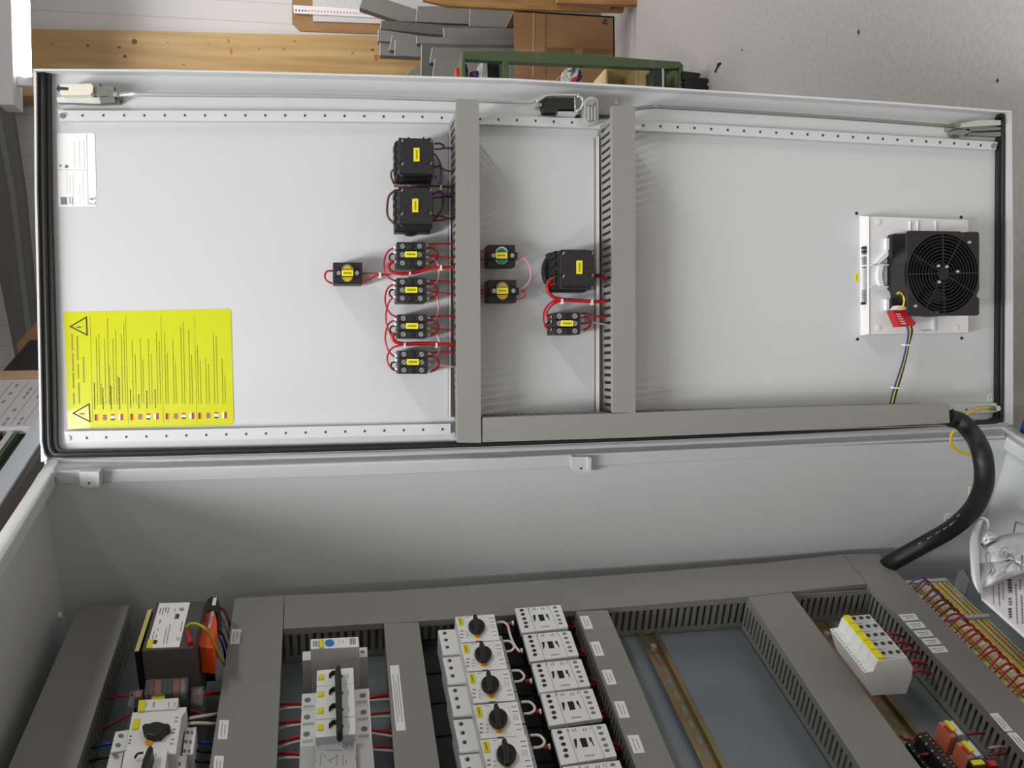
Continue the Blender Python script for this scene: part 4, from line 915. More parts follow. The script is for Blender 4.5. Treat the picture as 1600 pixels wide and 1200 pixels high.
for i in range(1, 4): copy_tree(brk, CD*(SB[i]-SB[0]), 'white single-pole circuit breaker with yellow tag, %s of the four' % ['', 'second', 'third', 'lowest'][i])
g = G(); pts = [(523, 1045), (527, 1039), (531.5, 1039), (533, 1046)]
g.ppoly(K, [(522.8, 1047), (526, 1040), (529, 1038.5), (532, 1040), (533.3, 1052), (535.5, 1140), (533, 1143.5), (528, 1144), (525.5, 1141)], TB, TB-.014, 'black')
tag(g.build('handle_tie', bevel=.0015), 'long black handle bar joining the four circuit breakers', 'handle bar')
cb = empty('load_contactor', P(K, 525, 1180, .232), 'wide pale grey device under the four circuit breakers, cut by the picture edge', 'contactor')
g = G(); g.ppoly(K, [(492, 1149), (556, 1145), (558, 1215), (491, 1220)], .21, .150, 'device_grey'); g.ppoly(K, [(469, 1166), (492, 1165), (492, 1220), (466, 1222)], .232, .158, 'device_grey'); g.ppoly(K, [(557, 1161), (582, 1160), (587, 1218), (558, 1220)], .232, .158, 'device_grey'); g.build('device_body', cb, bevel=.0008)
g = G()
for x, y in [(495, 1151), (504, 1151), (523, 1151), (530, 1150.5), (537, 1150), (550, 1149), (497, 1166), (530, 1163), (541, 1163.5), (549.5, 1163), (493, 1188), (507, 1182), (555, 1184), (540, 1190), (516, 1190)]: g.dashes(K, (x, y-1.6), (x+1, y+1.6), 1.2, .1496, 'grey_mark', 1.4, 2.4, .5, solid=.0002)
for x0_, y0_, x1_, y1_ in [(510, 1172, 534, 1172), (512, 1188, 530, 1180), (500, 1195, 502, 1178), (526, 1180, 526, 1196), (536, 1195, 536, 1178)]: g.dashes(K, (x0_, y0_), (x1_, y1_), .8, .1496, 'grey_mark', 2, 4, .8, solid=.0002)
g.build('front_print', cb)
for i, (a, b, c, d, e_) in enumerate([(437, 1101, 470, 1099, 'upper'), (437, 1131, 467, 1126, 'second'), (437, 1161, 467, 1151, 'third'), (434, 1178, 465, 1178, 'lowest')]):
    kwire([(a-6, b+1, .2), ((a+c)/2, (b+d)/2-1, .195), (c+4, d, .19)], 'red', '%s red wire between the duct and the breaker bay, on its transformer side' % e_, .0018)
    kwire([(a-6, b+9, .2), ((a+c)/2, (b+d)/2+6, .195), (c+4, d+6, .19)], 'cream', '%s white wire between the duct and the breaker bay, on its transformer side' % e_, .0013)
for i, (a, b, c, d, e_) in enumerate([(580, 1091, 608, 1086, 'upper'), (581, 1117, 611, 1113, 'second'), (585, 1141, 613, 1146, 'third'), (584, 1167, 615, 1168, 'lowest')]):
    kwire([(a-6, b, .19), ((a+c)/2, (b+d)/2-1, .195), (c+10, d, .2)], 'red', '%s red wire from the breaker bay into the duct with the long sticker' % e_, .0022 if i == 0 else .0016)
    kwire([(a-6, b+4, .19), ((a+c)/2, (b+d)/2+5, .195), (c+10, d+6, .2)], 'cream', '%s white wire from the breaker bay into the duct with the long sticker' % e_, .0013)

# ------------------------------------------------------------------ transformer bay
tr = empty('transformer', P(K, 265, 980, .23), 'laminated grey transformer with white type plate and orange terminals', 'transformer')
TX = .110
g = G(); g.ppoly(K, [(244, 942), (321, 938), (303, 1012), (221, 1016.5)], .205, TX, 'dark_grey', 'dark_grey'); g.build('iron_core', tr, bevel=.001)
g = G(); g.ppoly(K, [(249, 942.5), (297, 941), (280, 1010.5), (229, 1012.5)], TX, TX-.0008, 'white')
for (x0_, y0_, x1_, y1_, w_) in [(252, 950, 249, 958, 1.4), (256, 950, 253, 961, 1), (260, 949, 258, 956, 1.4), (264, 949, 262, 958, 1.2), (274, 951, 273, 955, 1), (251, 968, 249, 974, 1.4), (247, 982, 246, 986, 1), (241, 986, 238, 997, 1.1), (245, 991, 243, 998, 1), (261, 981, 255, 1006, 1), (266, 976, 260, 1006, 1), (285, 971, 282, 986, 1.1), (277, 995, 276, 1001, 1), (281, 996, 279, 1001, 1)]:
    g.dashes(K, (x0_, y0_), (x1_, y1_), w_, TX-.001, 'print', 1, 3, .5, solid=.0002)
g.pell(K, 284, 952, 4, 3, TX-.0008, TX-.001, 'print_grey'); g.ppoly(K, [(274, 959), (281, 959), (279, 967), (272, 967)], TX-.0008, TX-.001, 'grey_mark'); g.ppoly(K, [(276, 960), (280, 960), (278, 966), (275.5, 966)], TX-.001, TX-.0012, 'print')
g.ppoly(K, [(240.5, 1000), (246, 1000), (244.5, 1006), (239, 1006)], TX-.0008, TX-.001, 'print')
g.build('type_plate', tr)
G().ppoly(K, [(231.5, 999), (240, 998.5), (236.5, 1011.5), (228.5, 1012)], TX-.0008, TX-.0018, 'yellow').build('tag_label', tr)
g = G(); g.ppoly(K, [(231, 953), (238, 951), (217, 1017), (210, 1018)], .20, .128, 'beige', 'black'); g.ppoly(K, [(303, 985), (333, 1012), (333, 1022), (300, 1024)], .20, .16, 'black', 'black'); g.ppoly(K, [(306, 1022), (334, 1020), (333, 1030), (305, 1034)], .21, .185, 'beige', 'black'); g.build('coil_former', tr)
g = G(); g.ppoly(K, [(318, 955.5), (335, 954), (339, 972), (333, 1013), (312, 1010.5), (305, 989), (311, 967)], .165, .128, 'orange'); 
for k in range(4): g.ppoly(K, [(312+k*3.6, 963), (313+k*3.6, 963), (312+k*3.6, 972), (311+k*3.6, 972)], .128, .1275, 'red_dark')
g.ppoly(K, [(330, 955), (334.5, 955), (328.5, 981), (324, 981)], .128, .1265, 'silver_print'); g.dashes(K, (331, 962), (327.5, 975), 1.4, .1262, 'grey_mark', 1, 2, .5, solid=.0002)
g.build('terminal_cover', tr, bevel=.001)['label'] = 'orange plastic terminal cover'
g = G(); g.ppoly(K, [(314, 960), (319, 949), (324, 936), (329, 932), (340, 932.5), (344, 947), (339, 956), (330, 953)], .165, .126, 'black'); g.ppoly(K, [(333, 934), (339, 932.5), (337, 945), (331, 945.5)], .126, .1245, 'white'); g.build('fuse_holder', tr, bevel=.001)['label'] = 'black fuse holder with a white marker'
kwire([(292, 979, .105), (298, 974.5, .10), (308, 975, .10), (320, 982, .10), (330, 996, .12), (337, 1012, .14), (345, 1029, .17), (352, 1040, .19)], 'green_yellow', 'green and yellow wire arching over the orange transformer terminals', .0017)
g = G().tube([P(K, 292.5, 981, .108), P(K, 294, 992, .108), P(K, 298, 1006, .108)], lambda u: .0018+.0018*u, 'red', n=8); tag(g.build('wire_sleeve'), 'dark red crimp sleeve on the face of the transformer', 'wire sleeve')
for pts, key, lb in [([(342, 949, .14), (351, 955, .15), (358, 972, .18), (361, 990, .2)], 'brown_wire', 'brown wire from the transformer terminals into the duct'), ([(342, 956, .14), (349, 965, .15), (355, 985, .18), (358, 1000, .2)], 'pink_wire', 'pale wire beside the brown transformer wire'), ([(340, 982, .15), (348, 992, .16), (353, 1006, .18), (357, 1020, .2)], 'black', 'black wire from the orange terminals into the duct'), ([(338, 992, .15), (345, 1000, .16), (350, 1015, .18), (353, 1034, .2)], 'blue', 'blue wire from the orange terminals into the duct')]:
    kwire(pts, key, lb, .0015)
def tb(pts, t, lab, og):
    root = empty('clip_terminal', P(K, sum(p[0] for p in pts)/4, sum(p[1] for p in pts)/4, .22), lab, 'terminal block')
    g = G().ppoly(K, pts, .225, t, 'clear', 'clear'); g.build('clear_housing', root)
    g = G()
    for p in og: g.ppoly(K, p[:4], t+.018, t+.002, p[4])
    g.build('contact_bars', root)
q4 = lambda x0, y0, x1, y1, sh=-1: [(x0, y0), (x1, y0-1), (x1+sh, y1-1), (x0+sh, y1)]
tb([(229, 1062), (294, 1058.5), (292, 1083), (225, 1086)], .150, 'clear terminal block with orange bars just below the transformer', [q4(235, 1064, 240, 1082)+['brown_wire'], q4(242, 1063, 252, 1082)+['copper'], q4(257, 1063, 261, 1082)+['print'], q4(264, 1062, 267, 1081)+['print'], q4(271, 1062, 281, 1080)+['copper'], q4(283, 1062, 289, 1080)+['grey_mark']])
tb([(299, 1073.5), (319, 1072), (317, 1101), (297, 1098)], .165, 'small clear terminal block with an orange bar, on the duct side', [q4(302, 1075, 309, 1086)+['copper'], q4(310, 1075, 315, 1086)+['grey_mark']])
tb([(203, 1081), (224, 1077), (219, 1102), (199, 1105)], .165, 'small clear terminal block with an orange bar, on the outer side', [q4(213, 1079, 222, 1089)+['copper']])
rl = empty('time_relay', P(K, 248, 1100, .225), 'narrow white relay with two yellow tags under the clear terminal block', 'relay')
g = G().ppoly(K, [(210, 1091.5), (295, 1085.5), (295, 1102), (209, 1107)], .225, .160, 'black'); g.build('relay_base', rl)
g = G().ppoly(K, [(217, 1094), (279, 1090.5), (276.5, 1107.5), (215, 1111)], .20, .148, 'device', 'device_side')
for x in (229.5, 239.5, 241.5, 264, 273): g.dashes(K, (x, 1097), (x-1, 1105), .8, .1476, 'print', 3, 6, .5, solid=.0002)
g.build('relay_body', rl, bevel=.0006)
G().ppoly(K, [(217.5, 1094), (226.8, 1093.5), (225.3, 1110), (215.8, 1110.6)], .148, .1465, 'yellow').build('tag_label', rl); G().ppoly(K, [(237.5, 1085.5), (258.5, 1084), (257.5, 1092.5), (236.5, 1093.5)], .16, .158, 'yellow').build('tag_label', rl)
ms = empty('main_switch', P(K, 244, 1145, .225), 'white motor switch with a wide black rotary knob, in the transformer bay', 'motor protection switch')
g = G(); g.ppoly(K, [(206.5, 1113), (292, 1104), (290, 1112), (284, 1119), (275, 1178), (196, 1173)], .2, .150, 'device', 'device_side'); g.ppoly(K, [(180, 1143), (204, 1139.5), (197, 1172), (172, 1176)], .225, .162, 'device', 'device_side'); g.ppoly(K, [(290, 1137), (307, 1135), (302, 1178), (284, 1180)], .225, .172, 'device', 'device_side'); g.build('switch_body', ms, bevel=.0008)
g = G(); g.ppoly(K, [(222, 1134), (225, 1130), (234, 1129.5), (240, 1127), (249, 1127), (256, 1129.5), (264, 1130), (266.5, 1134), (264, 1137), (258, 1140), (252, 1147), (240, 1149.5), (229, 1147), (224, 1142)], .15, .141, 'black'); g.build('rotary_knob', ms, bevel=.0015)
G().pell(K, 232.5, 1159.5, 6.4, 4.6, .15, .1485, 'orange_mark').build('test_button', ms); G().ppoly(K, [(209, 1123), (219, 1122.3), (216, 1138.5), (206, 1139.5)], .15, .1485, 'yellow').build('tag_label', ms)
g = G()
for x, y in [(189, 1149.5), (184.5, 1164), (180, 1179)]: g.pell(K, x, y, 4.4, 3.2, .162, .1616, 'grey_mark', n=14)
for x, y in [(292, 1144), (289.5, 1158.5), (287, 1173)]: g.pell(K, x+1, y, 3, 2.8, .172, .1716, 'grey_mark', n=12); g.pell(K, x+8.5, y+.5, 2, 2.6, .172, .1716, 'grey_mark', n=10)
for y in (1150, 1156, 1161): g.dashes(K, (203-(y-1150)*.2, y), (206-(y-1150)*.2, y), 2, .1496, 'print', 1.5, 2, .4, solid=.0002)
for x, y in [(276, 1121), (274.5, 1127), (271.5, 1139), (269.5, 1145), (269, 1155), (267.5, 1162)]: g.dashes(K, (x-2, y), (x+3, y), 1.6, .1496, 'grey_mark', 1.6, 3, .4, solid=.0002)
for x in (243, 250, 256): g.dashes(K, (x, 1158), (x+3, 1157.6), 1, .1496, 'print_grey', 1.6, 3, .4, solid=.0002)
g.build('front_print', ms)
bb = empty('circuit_breaker', P(K, 225, 1190, .225), 'white circuit breaker with a slanting black lever, cut by the picture edge', 'circuit breaker')
g = G(); g.ppoly(K, [(195, 1173.5), (262, 1169.5), (256, 1215), (186, 1220)], .2, .146, 'device', 'device_side'); g.ppoly(K, [(172, 1177), (193, 1174), (184, 1222), (160, 1225)], .225, .165, 'device', 'device_side'); g.ppoly(K, [(263, 1184), (292, 1180), (286, 1222), (257, 1225)], .225, .17, 'device', 'device_side')
g.pell(K, 278, 1193, 5, 3.6, .17, .1695, 'grey_mark'); g.build('breaker_body', bb, bevel=.0006)
g = G(); g.ppoly(K, [(231, 1168), (236, 1164.5), (239, 1169), (233, 1188), (226, 1206), (219, 1206), (223, 1188)], .146, .130, 'black'); g.tube([P(K, 211, 1184, .142), P(K, 215, 1178, .138), P(K, 224, 1176, .138)], .0012, 'black'); g.dashes(K, (244, 1177), (242, 1182), 1.4, .1456, 'print', 3, 4, .4, solid=.0002); g.build('lever', bb, bevel=.001)
for pts, key, lb, r in [([(207, 1086, .165), (190, 1087, .17), (168, 1092, .2)], 'red_dark', 'dark red wire reaching from the clear terminal block towards the top duct', .0016), ([(206, 1114, .16), (185, 1126, .17), (162, 1139, .2)], 'red_dark', 'dark red wire slanting from the narrow relay towards the top duct', .0016),
                        ([(309, 1085, .17), (325, 1083, .18), (348, 1083, .2)], 'red', 'bright red wire from the small clear terminal block into the duct', .0022), ([(296, 1109, .17), (308, 1113, .18), (320, 1117, .19), (348, 1121, .2)], 'red_dark', 'dark red wire from the narrow relay into the duct', .0018),
                        ([(297, 1122, .165), (316, 1119, .175), (348, 1114, .2)], 'cream', 'upper white wire from the relay into the duct with small stickers', .0018), ([(297, 1130, .165), (316, 1130, .175), (348, 1132, .2)], 'cream', 'lower white wire from the relay into the duct with small stickers', .0018),
                        ([(307, 1159, .19), (320, 1160, .19), (340, 1164, .2)], 'blue', 'blue wire from the motor switch into the duct with small stickers', .002), ([(182, 1160, .19), (165, 1163, .19), (145, 1168, .2)], 'blue', 'blue wire from the motor switch towards the top duct', .002),
                        ([(305, 1172, .19), (318, 1174, .19), (338, 1176, .2)], 'black', 'black wire from the motor switch into the duct with small stickers', .002), ([(300, 1189, .19), (315, 1190, .19), (336, 1192, .2)], 'black', 'black wire at the picture edge going into the duct with small stickers', .002),
                        ([(178, 1182, .19), (160, 1184, .19), (140, 1190, .2)], 'black', 'black wire from the motor switch towards the top duct', .002)]:
    kwire(pts, key, lb, r)
kwire([(309, 1090, .2), (312, 1086, .19)], 'zinc', 'bright screw tip beside the small clear terminal block', .003, cat='screw')

# ------------------------------------------------------------------ bay with the monitoring modules and relays
s_end = .3225; s_beg = K.px(1338, 961.5, .12)[0]
prof = [SD.px(x, y, s_end) for x, y in [(1371, 1033), (1417, 1027), (1426.5, 1043), (1425, 1058), (1416, 1084), (1362, 1086.5), (1350.7, 1051.5), (1364.7, 1049)]]
prof = [(t, z) for t, z in prof]
tf_ = prof[0][0]; base_t = .2325
mods = empty('monitoring_module', K.loc(s_beg, .52, base_t), '', 'monitoring module', 'five white monitoring modules in a row')
n5 = 5; pitch5 = (s_end-s_beg)/n5
g = G(); A = [K.loc(s_beg+.0002, z, t) for t, z in prof]; Bq = [K.loc(s_beg+pitch5-.0002, z, t) for t, z in prof]; g.loops(A, Bq, 'device'); g.build('module_body', mods)
g = G(); zL, zR = prof[0][1], prof[1][1]; tL, tR = prof[0][0], prof[1][0]; tf = min(tL, tR)
g.box(K, s_beg+.001, s_beg+pitch5-.001, zR+.001, zL-.0105, max(tL, tR)+.0005, tf-.0004, 'device_grey'); g.build('front_plate', mods)
G().box(K, s_beg+.0004, s_beg+pitch5-.0012, zL-.0095, zL-.0015, tL+.0005, tf-.0016, 'yellow').build('tag_label', mods)
g = G()
for k in range(3): g.ell(K, s_beg+pitch5*.42, zR+.006+k*.0098, .0026, .0026, tf-.0004, tf-.0016, 'print', n=12)
g.build('indicator_lamps', mods)
g = G()
for zz in (0, 1, 2): g.box(K, s_beg+.002+zz*.0048, s_beg+.005+zz*.0048, prof[6][1]-.009, prof[6][1]-.002, prof[6][0], prof[6][0]-.0004, 'print_grey')
g.build('terminal_marks', mods)
ml = ['closest to the long hinge-side duct', 'second of five', 'middle of the five', 'fourth of five', 'showing its blank end face']
mods['label'] = 'white module with yellow tag and three dark lamps, '+ml[0]
for i in range(1, 5): copy_tree(mods, CD*(pitch5*i), 'white module with yellow tag and three dark lamps, '+ml[i])
for i, (x, y) in enumerate([(1388, 993), (1400, 1006), (1413, 1018), (1423, 1036), (1430, 1050)]):
    kwire([(x-4, y, .17), (x+3, y-3, .17), (x+13, y-1, .185), (x+24, y+2, .2)], 'red', 'red wires leaving the %s white module towards the lowest duct' % ['topmost', 'second', 'middle', 'fourth', 'last'][i], .0020+.0004*(i > 2))
ra = empty('plug_relay', P(K, 1488, 1140, .2), '', 'plug-in relay', 'clear plug-in relays')
g = G().ppoly(K, [(1466, 1127), (1489, 1123.5), (1510, 1148), (1486, 1153)], .200, .150, 'clear'); g.build('clear_cover', ra, bevel=.001)
g = G().ppoly(K, [(1467.5, 1129), (1476, 1128), (1494, 1150), (1486, 1152)], .198, .155, 'clear_orange', 'clear_orange'); g.build('relay_coil', ra)['label'] = 'orange coil seen through the clear cover'
g = G().ppoly(K, [(1479, 1129), (1488, 1126), (1505, 1147), (1497, 1149)], .192, .162, 'white_plastic', 'zinc_dull'); g.build('relay_contacts', ra)
G().ppoly(K, [(1475, 1126), (1481, 1125), (1495, 1140), (1488.5, 1141.5)], .15, .1485, 'yellow').build('tag_label', ra)
G().ppoly(K, [(1474, 1134), (1479, 1133), (1489, 1144), (1485, 1145)], .15, .1488, 'red').build('test_tab', ra)
G().box(K, K.px(1466, 1127, .15)[0]-.003, K.px(1486, 1153, .15)[0]+.003, K.px(1510, 1148, .15)[1]-.004, K.px(1466, 1127, .15)[1]+.012, .232, .2, 'black').build('relay_socket', ra)
d_s = K.px(1503, 1158, .1485)[0]-K.px(1475, 1126, .1485)[0]
ra['label'] = 'clear plug-in relay with orange coil, nearer to the white modules'
copy_tree(ra, CD*d_s, 'clear plug-in relay with orange coil, nearer to the picture edge')
rb = empty('black_relay', P(K, 1535, 1200, .2), 'black relay with a yellow tag and a red tab in the corner of the picture', 'relay')
G().ppoly(K, [(1512, 1187), (1560, 1182), (1590, 1215), (1540, 1222)], .23, .152, 'black').build('relay_body', rb, bevel=.001)
G().ppoly(K, [(1517, 1188), (1534, 1186.5), (1540, 1193.5), (1522, 1195)], .152, .15, 'yellow').build('tag_label', rb); G().ppoly(K, [(1542, 1188), (1554, 1187.5), (1560, 1196), (1549, 1197)], .152, .147, 'red').build('test_tab', rb)
for k, (a, b_, c_, d_, t_) in enumerate([((1432, 1146), (1447, 1140), (1510, 1212), (1488, 1212), .165), ((1415, 1159), (1429, 1152), (1484, 1212), (1458, 1212), .18)]):
    root = empty('socket_strip', P(K, (a[0]+c_[0])/2, (a[1]+c_[1])/2, .225), 'black terminal strip with a row of copper contacts, %s' % ('next to the clear relays' if k == 0 else 'next to the wide grey duct'), 'terminal strip')
    G().ppoly(K, [a, b_, c_, d_], .23, t_, 'black').build('strip_body', root, bevel=.002)
    g = G()
    for i in range(13):
        u = i/12; x = b_[0]-3+(c_[0]-b_[0])*u-1.5; y = b_[1]+3+(c_[1]-b_[1])*u; g.ppoly(K, [(x-1.6, y-1.1), (x+1.4, y-1.3), (x+2.6, y+1.1), (x-.4, y+1.3)], t_, t_-.0006, 'copper')
    g.build('contact_row', root)
    g = G()
    for i in range(7):
        u = i/6; x = a[0]+6+(d_[0]-a[0])*u; y = a[1]+2+(d_[1]-a[1])*u+3; g.pell(K, x, y, 1.4, 1.2, t_, t_-.0008, 'zinc', n=8)
    g.build('screw_row', root)
kwire([(1406, 1150, .2), (1416, 1156, .19), (1430, 1153, .18)], 'red_dark', 'dark red wire over the end of the yellow zinc rail', .0016)
kwire([(1430, 1180, .2), (1440, 1179, .175), (1452, 1178, .17)], 'red_dark', 'dark red wire crossing the black terminal strip', .0016)
for i, (x, y) in enumerate([(1510, 1148), (1545, 1169), (1545, 1180)]):
    kwire([(x, y, .19), (x+12, y-2, .19), (x+28, y-2, .2)], 'red_dark' if i != 1 else 'pink_wire', ['dark red wire from the first clear relay into the lowest duct', 'pale wire from the second clear relay into the lowest duct', 'dark red wire from the second clear relay into the lowest duct'][i], .0017)

# ------------------------------------------------------------------ terminal row beside the lowest duct
TT_ = .186
zz0 = .283; zz1 = .3515
tm = empty('terminal_block', K.loc(.105, .31, .22), 'slim beige terminal block with green and orange stripes in the long terminal row', 'terminal block', 'slim terminal blocks beside the lowest duct')
pt = .0068
g = G().box(K, .1, .1+pt-.0005, zz0, zz1, .225, TT_, 'beige'); g.build('block_body', tm)
g = G()
for z_, w_, key in [(.2875, .003, 'beige_green'), (.2945, .0045, 'copper'), (.3035, .003, 'beige_green'), (.3085, .0025, 'orange_mark'), (.3165, .0050, 'green_yellow'), (.344, .003, 'beige_green'), (.3385, .003, 'copper')]:
    g.box(K, .1004, .1+pt-.001, z_-w_/2, z_+w_/2, TT_, TT_-.0005, key)
g.build('block_stripes', tm)
G().box(K, .1004, .1+pt-.001, .3262, .3310, TT_, TT_-.003, 'white').build('marker', tm)
for i in range(1, 52):
    if 12 <= i < 13: continue
    copy_tree(tm, CD*(pt*i))
sg_ = .1+pt*12
g = G().box(K, sg_, sg_+pt-.0004, zz0-.004, zz1+.002, .225, TT_-.004, 'device_grey'); tag(g.build('end_bracket', bevel=.0005), 'grey end bracket separating the two groups of slim terminal blocks', 'end bracket')
g = G().box(K, .092, .0995, zz0, zz1, .225, TT_-.002, 'device_grey'); tag(g.build('end_bracket', bevel=.0005), 'grey end bracket at the start of the slim terminal row', 'end bracket')
cols = ['purple', 'brown_wire', 'brown_wire', 'purple', 'brown_wire', 'brown_wire', 'purple', 'purple', 'brown_wire', 'brown_wire', 'purple', 'brown_wire']+['red']*24+['blue', 'blue', 'blue']+['cream']*5
for i, key in enumerate(cols):
    if (key == 'red' and i % 5 in (1, 4)) or (i < 12 and i % 3 == 1): continue
    s = .103+i*pt*1.0+(pt if i >= 12 else 0); j = R_.uniform(-.003, .003)
    w = [K.loc(s+.004+j, .358, .186), K.loc(s+.002+j, .349, .177+R_.uniform(-.003, .003)), K.loc(s+j*.5, .338, .171+R_.uniform(-.003, .003)), K.loc(s, .328, .174), K.loc(s+.002, .320, .185)]
    nmz = {'purple': 'violet', 'brown_wire': 'brown', 'red': 'red', 'blue': 'blue', 'cream': 'white'}[key]
    o = G().tube(w, .0016 if key != 'red' else .0014, key, n=6).build('wire'); tag(o, '%s wire arching from the lowest duct into the slim terminal row' % nmz, 'wire', '%s wires at the terminal row' % nmz)

# ------------------------------------------------------------------ plastic bag and printed carton at the bottom of the cabinet
KB = K
ct = empty('printed_carton', P(K, 1570, 960, .12), 'light carton with rows of dark print inside the white bag', 'carton')
g = G().ppoly(K, [(1531, 905), (1600, 870), (1700, 860), (1700, 1082), (1600, 993), (1534, 934)], .089, .085, 'paper'); g.build('carton_body', ct, bevel=.002)
g = G()
for (x0_, y0_, x1_, y1_, w_, k_) in [(1551, 910, 1553, 944, 1.2, 'grey_mark'), (1560, 912, 1562, 946, 2, 'grey_mark'), (1567, 910, 1568, 938, 1.2, 'grey_mark'), (1577, 905, 1579, 926, 6, 'dark_grey'), (1578, 934, 1579, 946, 5, 'grey_mark'), (1578, 950, 1579, 966, 5, 'dark_grey'), (1587, 912, 1590, 975, 2.4, 'grey_mark'), (1596, 930, 1598, 975, 3, 'grey_mark'), (1594, 905, 1594, 922, 2, 'grey_mark')]:
    g.dashes(K, (x0_, y0_), (x1_, y1_), w_, .0846, k_, 2, 4, 1.2, solid=.0003)
g.build('carton_print', ct)
bag = empty('plastic_bag', P(K, 1560, 900, .1), 'crumpled white plastic carrier bag with printed marks, standing at the bottom of the cabinet', 'bag')
def blob(outl, t, bulge, key, rings=5):
    g = G(); cx = sum(p[0] for p in outl)/len(outl); cy = sum(p[1] for p in outl)/len(outl); rows = []
    for r in range(rings+1):
        u = r/rings; row = []
        for i, (x, y) in enumerate(outl):
            xx, yy = cx+(x-cx)*u, cy+(y-cy)*u
            tt = t-bulge*math.sqrt(max(0, 1-u*u))+(.004*math.sin(i*2.1+r*1.7) if 0 < r < rings else 0)
            row.append(P(K, xx, yy, tt))
        row.append(row[0]); rows.append(row)
    g.grid(rows, key); return g
blob([(1532, 880), (1533, 862), (1539, 852), (1552, 843), (1566, 836), (1585, 832), (1606, 832), (1640, 836), (1700, 850), (1700, 900), (1640, 900), (1606, 895), (1585, 902), (1560, 910), (1545, 918), (1534, 921), (1531, 905)], .075, .022, 'bag').build('bag_body', bag, solidify=.0008)
rows = []
for (x, y, w_, t_) in [(1530.5, 928, 3, .07), (1525, 915, 7.5, .062), (1523, 902, 9.5, .058), (1522, 885, 10, .056), (1521, 862, 10, .06), (1520.5, 845, 10, .065), (1523, 830, 8, .07), (1528, 818, 7, .075), (1534, 811, 4, .08)]: rows.append([P(K, x-w_+3, y, t_+.006), P(K, x-w_*.2, y, t_-.003), P(K, x+w_*.6, y, t_+.002), P(K, x+w_, y, t_+.008)])
g = G().grid(rows, 'bag_strap')

rows = []
for (x, y, w_) in [(1530, 809, 4), (1537, 808.5, 5.5), (1543, 812, 5.5), (1545, 820, 5), (1542, 829, 5), (1538, 840, 6), (1536, 850, 7)]: rows.append([P(K, x-w_*.5, y+w_*.6, .085), P(K, x, y, .078), P(K, x+w_*.6, y-w_*.2, .086)])
g.grid(rows, 'bag_strap').build('bag_handle', bag, solidify=.0015, sub=1)
g = blob([(1532, 850), (1535, 838), (1541, 827), (1548, 829), (1557, 836), (1562, 839), (1553, 846), (1543, 851), (1536, 856)], .070, .014, 'bag_strap', 3); g.build('bag_fold', bag, solidify=.001)
g = G()
def mark(pts, w=.0006): g.tube([P(K, x, y, .0505) for x, y in pts], w*.8, 'grey_mark', n=4)
mark([(1570+7.5*math.cos(t*.7), 864+9*math.sin(t*.7)) for t in range(9)]); mark([(1571+4*math.cos(t*.8), 866+4*math.sin(t*.8)) for t in range(8)]); mark([(1581, 862), (1584, 872), (1582, 877)], .0005)
mark([(1544, 862), (1541, 868), (1544, 880), (1549, 888), (1544, 899)]); mark([(1544, 862), (1547, 868), (1548, 880), (1556, 892), (1552, 896), (1549, 900)]); mark([(1546, 897), (1549, 891), (1549, 899), (1553, 892)])
mark([(1597, 868), (1596, 890)], .0012); mark([(1594, 885), (1596, 892)], .001)
g.build('bag_print', bag)
g = G().ppoly(K, [(1497, 893), (1506, 890), (1514, 906), (1512, 918), (1502, 903)], .17, .14, 'clear'); tag(g.build('plastic_film'), 'scrap of clear film tucked behind the white bag', 'film')
g = G().ppoly(K, [(1503, 903), (1508, 890), (1512, 893), (1514, 916), (1508, 910)], .20, .17, 'dark_grey'); tag(g.build('end_stop'), 'small dark end stop behind the white bag', 'end stop')
wire([(1600, 786, .12), (1593, 797, .12), (1588, 812, .12), (1584, 832, .1)], 'dark_grey', 'thin dark wire hanging behind the white bag', .0009, .12, K)

# ------------------------------------------------------------------ things by the back wall
BC = BackFrame(2.994)
g = G().ppoly(BC, [(456, -20), (456.5, 37), (468.5, 48.5), (560, 52), (700, 56), (700, -20)], -.006, 0, 'card'); tag(g.build('cardboard_sheet'), 'brown cardboard sheet with a cut corner hanging on the panelled wall', 'cardboard')
g = G().ppoly(BackFrame(2.985), [(488, -20), (489, 33), (590, 36.5), (690, 39), (690, -20)], -.008, 0, 'foam'); tag(g.build('foam_sheet'), 'pale rough foam sheet in front of the brown cardboard', 'foam sheet')
BR = BackFrame(2.977); g = G().ppoly(BR, [(458, 8), (459, 20.5), (601, 28), (604, 25.5), (588, 21), (560, 14.5), (500, 10)], -.006, 0, 'white')
for k in range(24): g.ppoly(BR, [(462+k*5, 14.3+k*.25), (464.5+k*5, 14.6+k*.25), (463+k*5, 17.6+k*.25), (461+k*5, 17.3+k*.25)], 0, .0008, 'pink_wire' if k > 3 else 'purple')
tag(g.build('printed_strip'), 'shiny white strip with a row of pink marks hanging before the foam sheet', 'strip')
BX = BackFrame(2.44)
bx = empty('cardboard_box', P(BX, 962, 60, 0), 'tall brown cardboard box holding the grey trunking, standing on the floor', 'cardboard box')
a = BX.px(803, 20); b_ = BX.px(962, 22); z1 = a[1]; x1 = (a[0]+b_[0])/2; x0 = x1-.36
g = G(); th = .006
g.box(BX, x0, x1, .0, z1, -.005, 0, 'card'); g.box(BX, x0, x1, 0, z1, -.36, -.354, 'card'); g.box(BX, x0, x0+th, 0, z1, -.36, 0, 'card'); g.box(BX, x1-th, x1, 0, z1, -.36, 0, 'card'); g.box(BX, x0, x1, 0, .006, -.36, 0, 'card')
g.build('box_walls', bx)
g = G(); g.ppoly(BX, [(833, 19.5), (835, 19.5), (834, 120), (832, 120)], 0, .001, 'card_light'); g.ppoly(BX, [(852, 19), (853.4, 19), (853, 120), (851.6, 120)], 0, .001, 'tape')
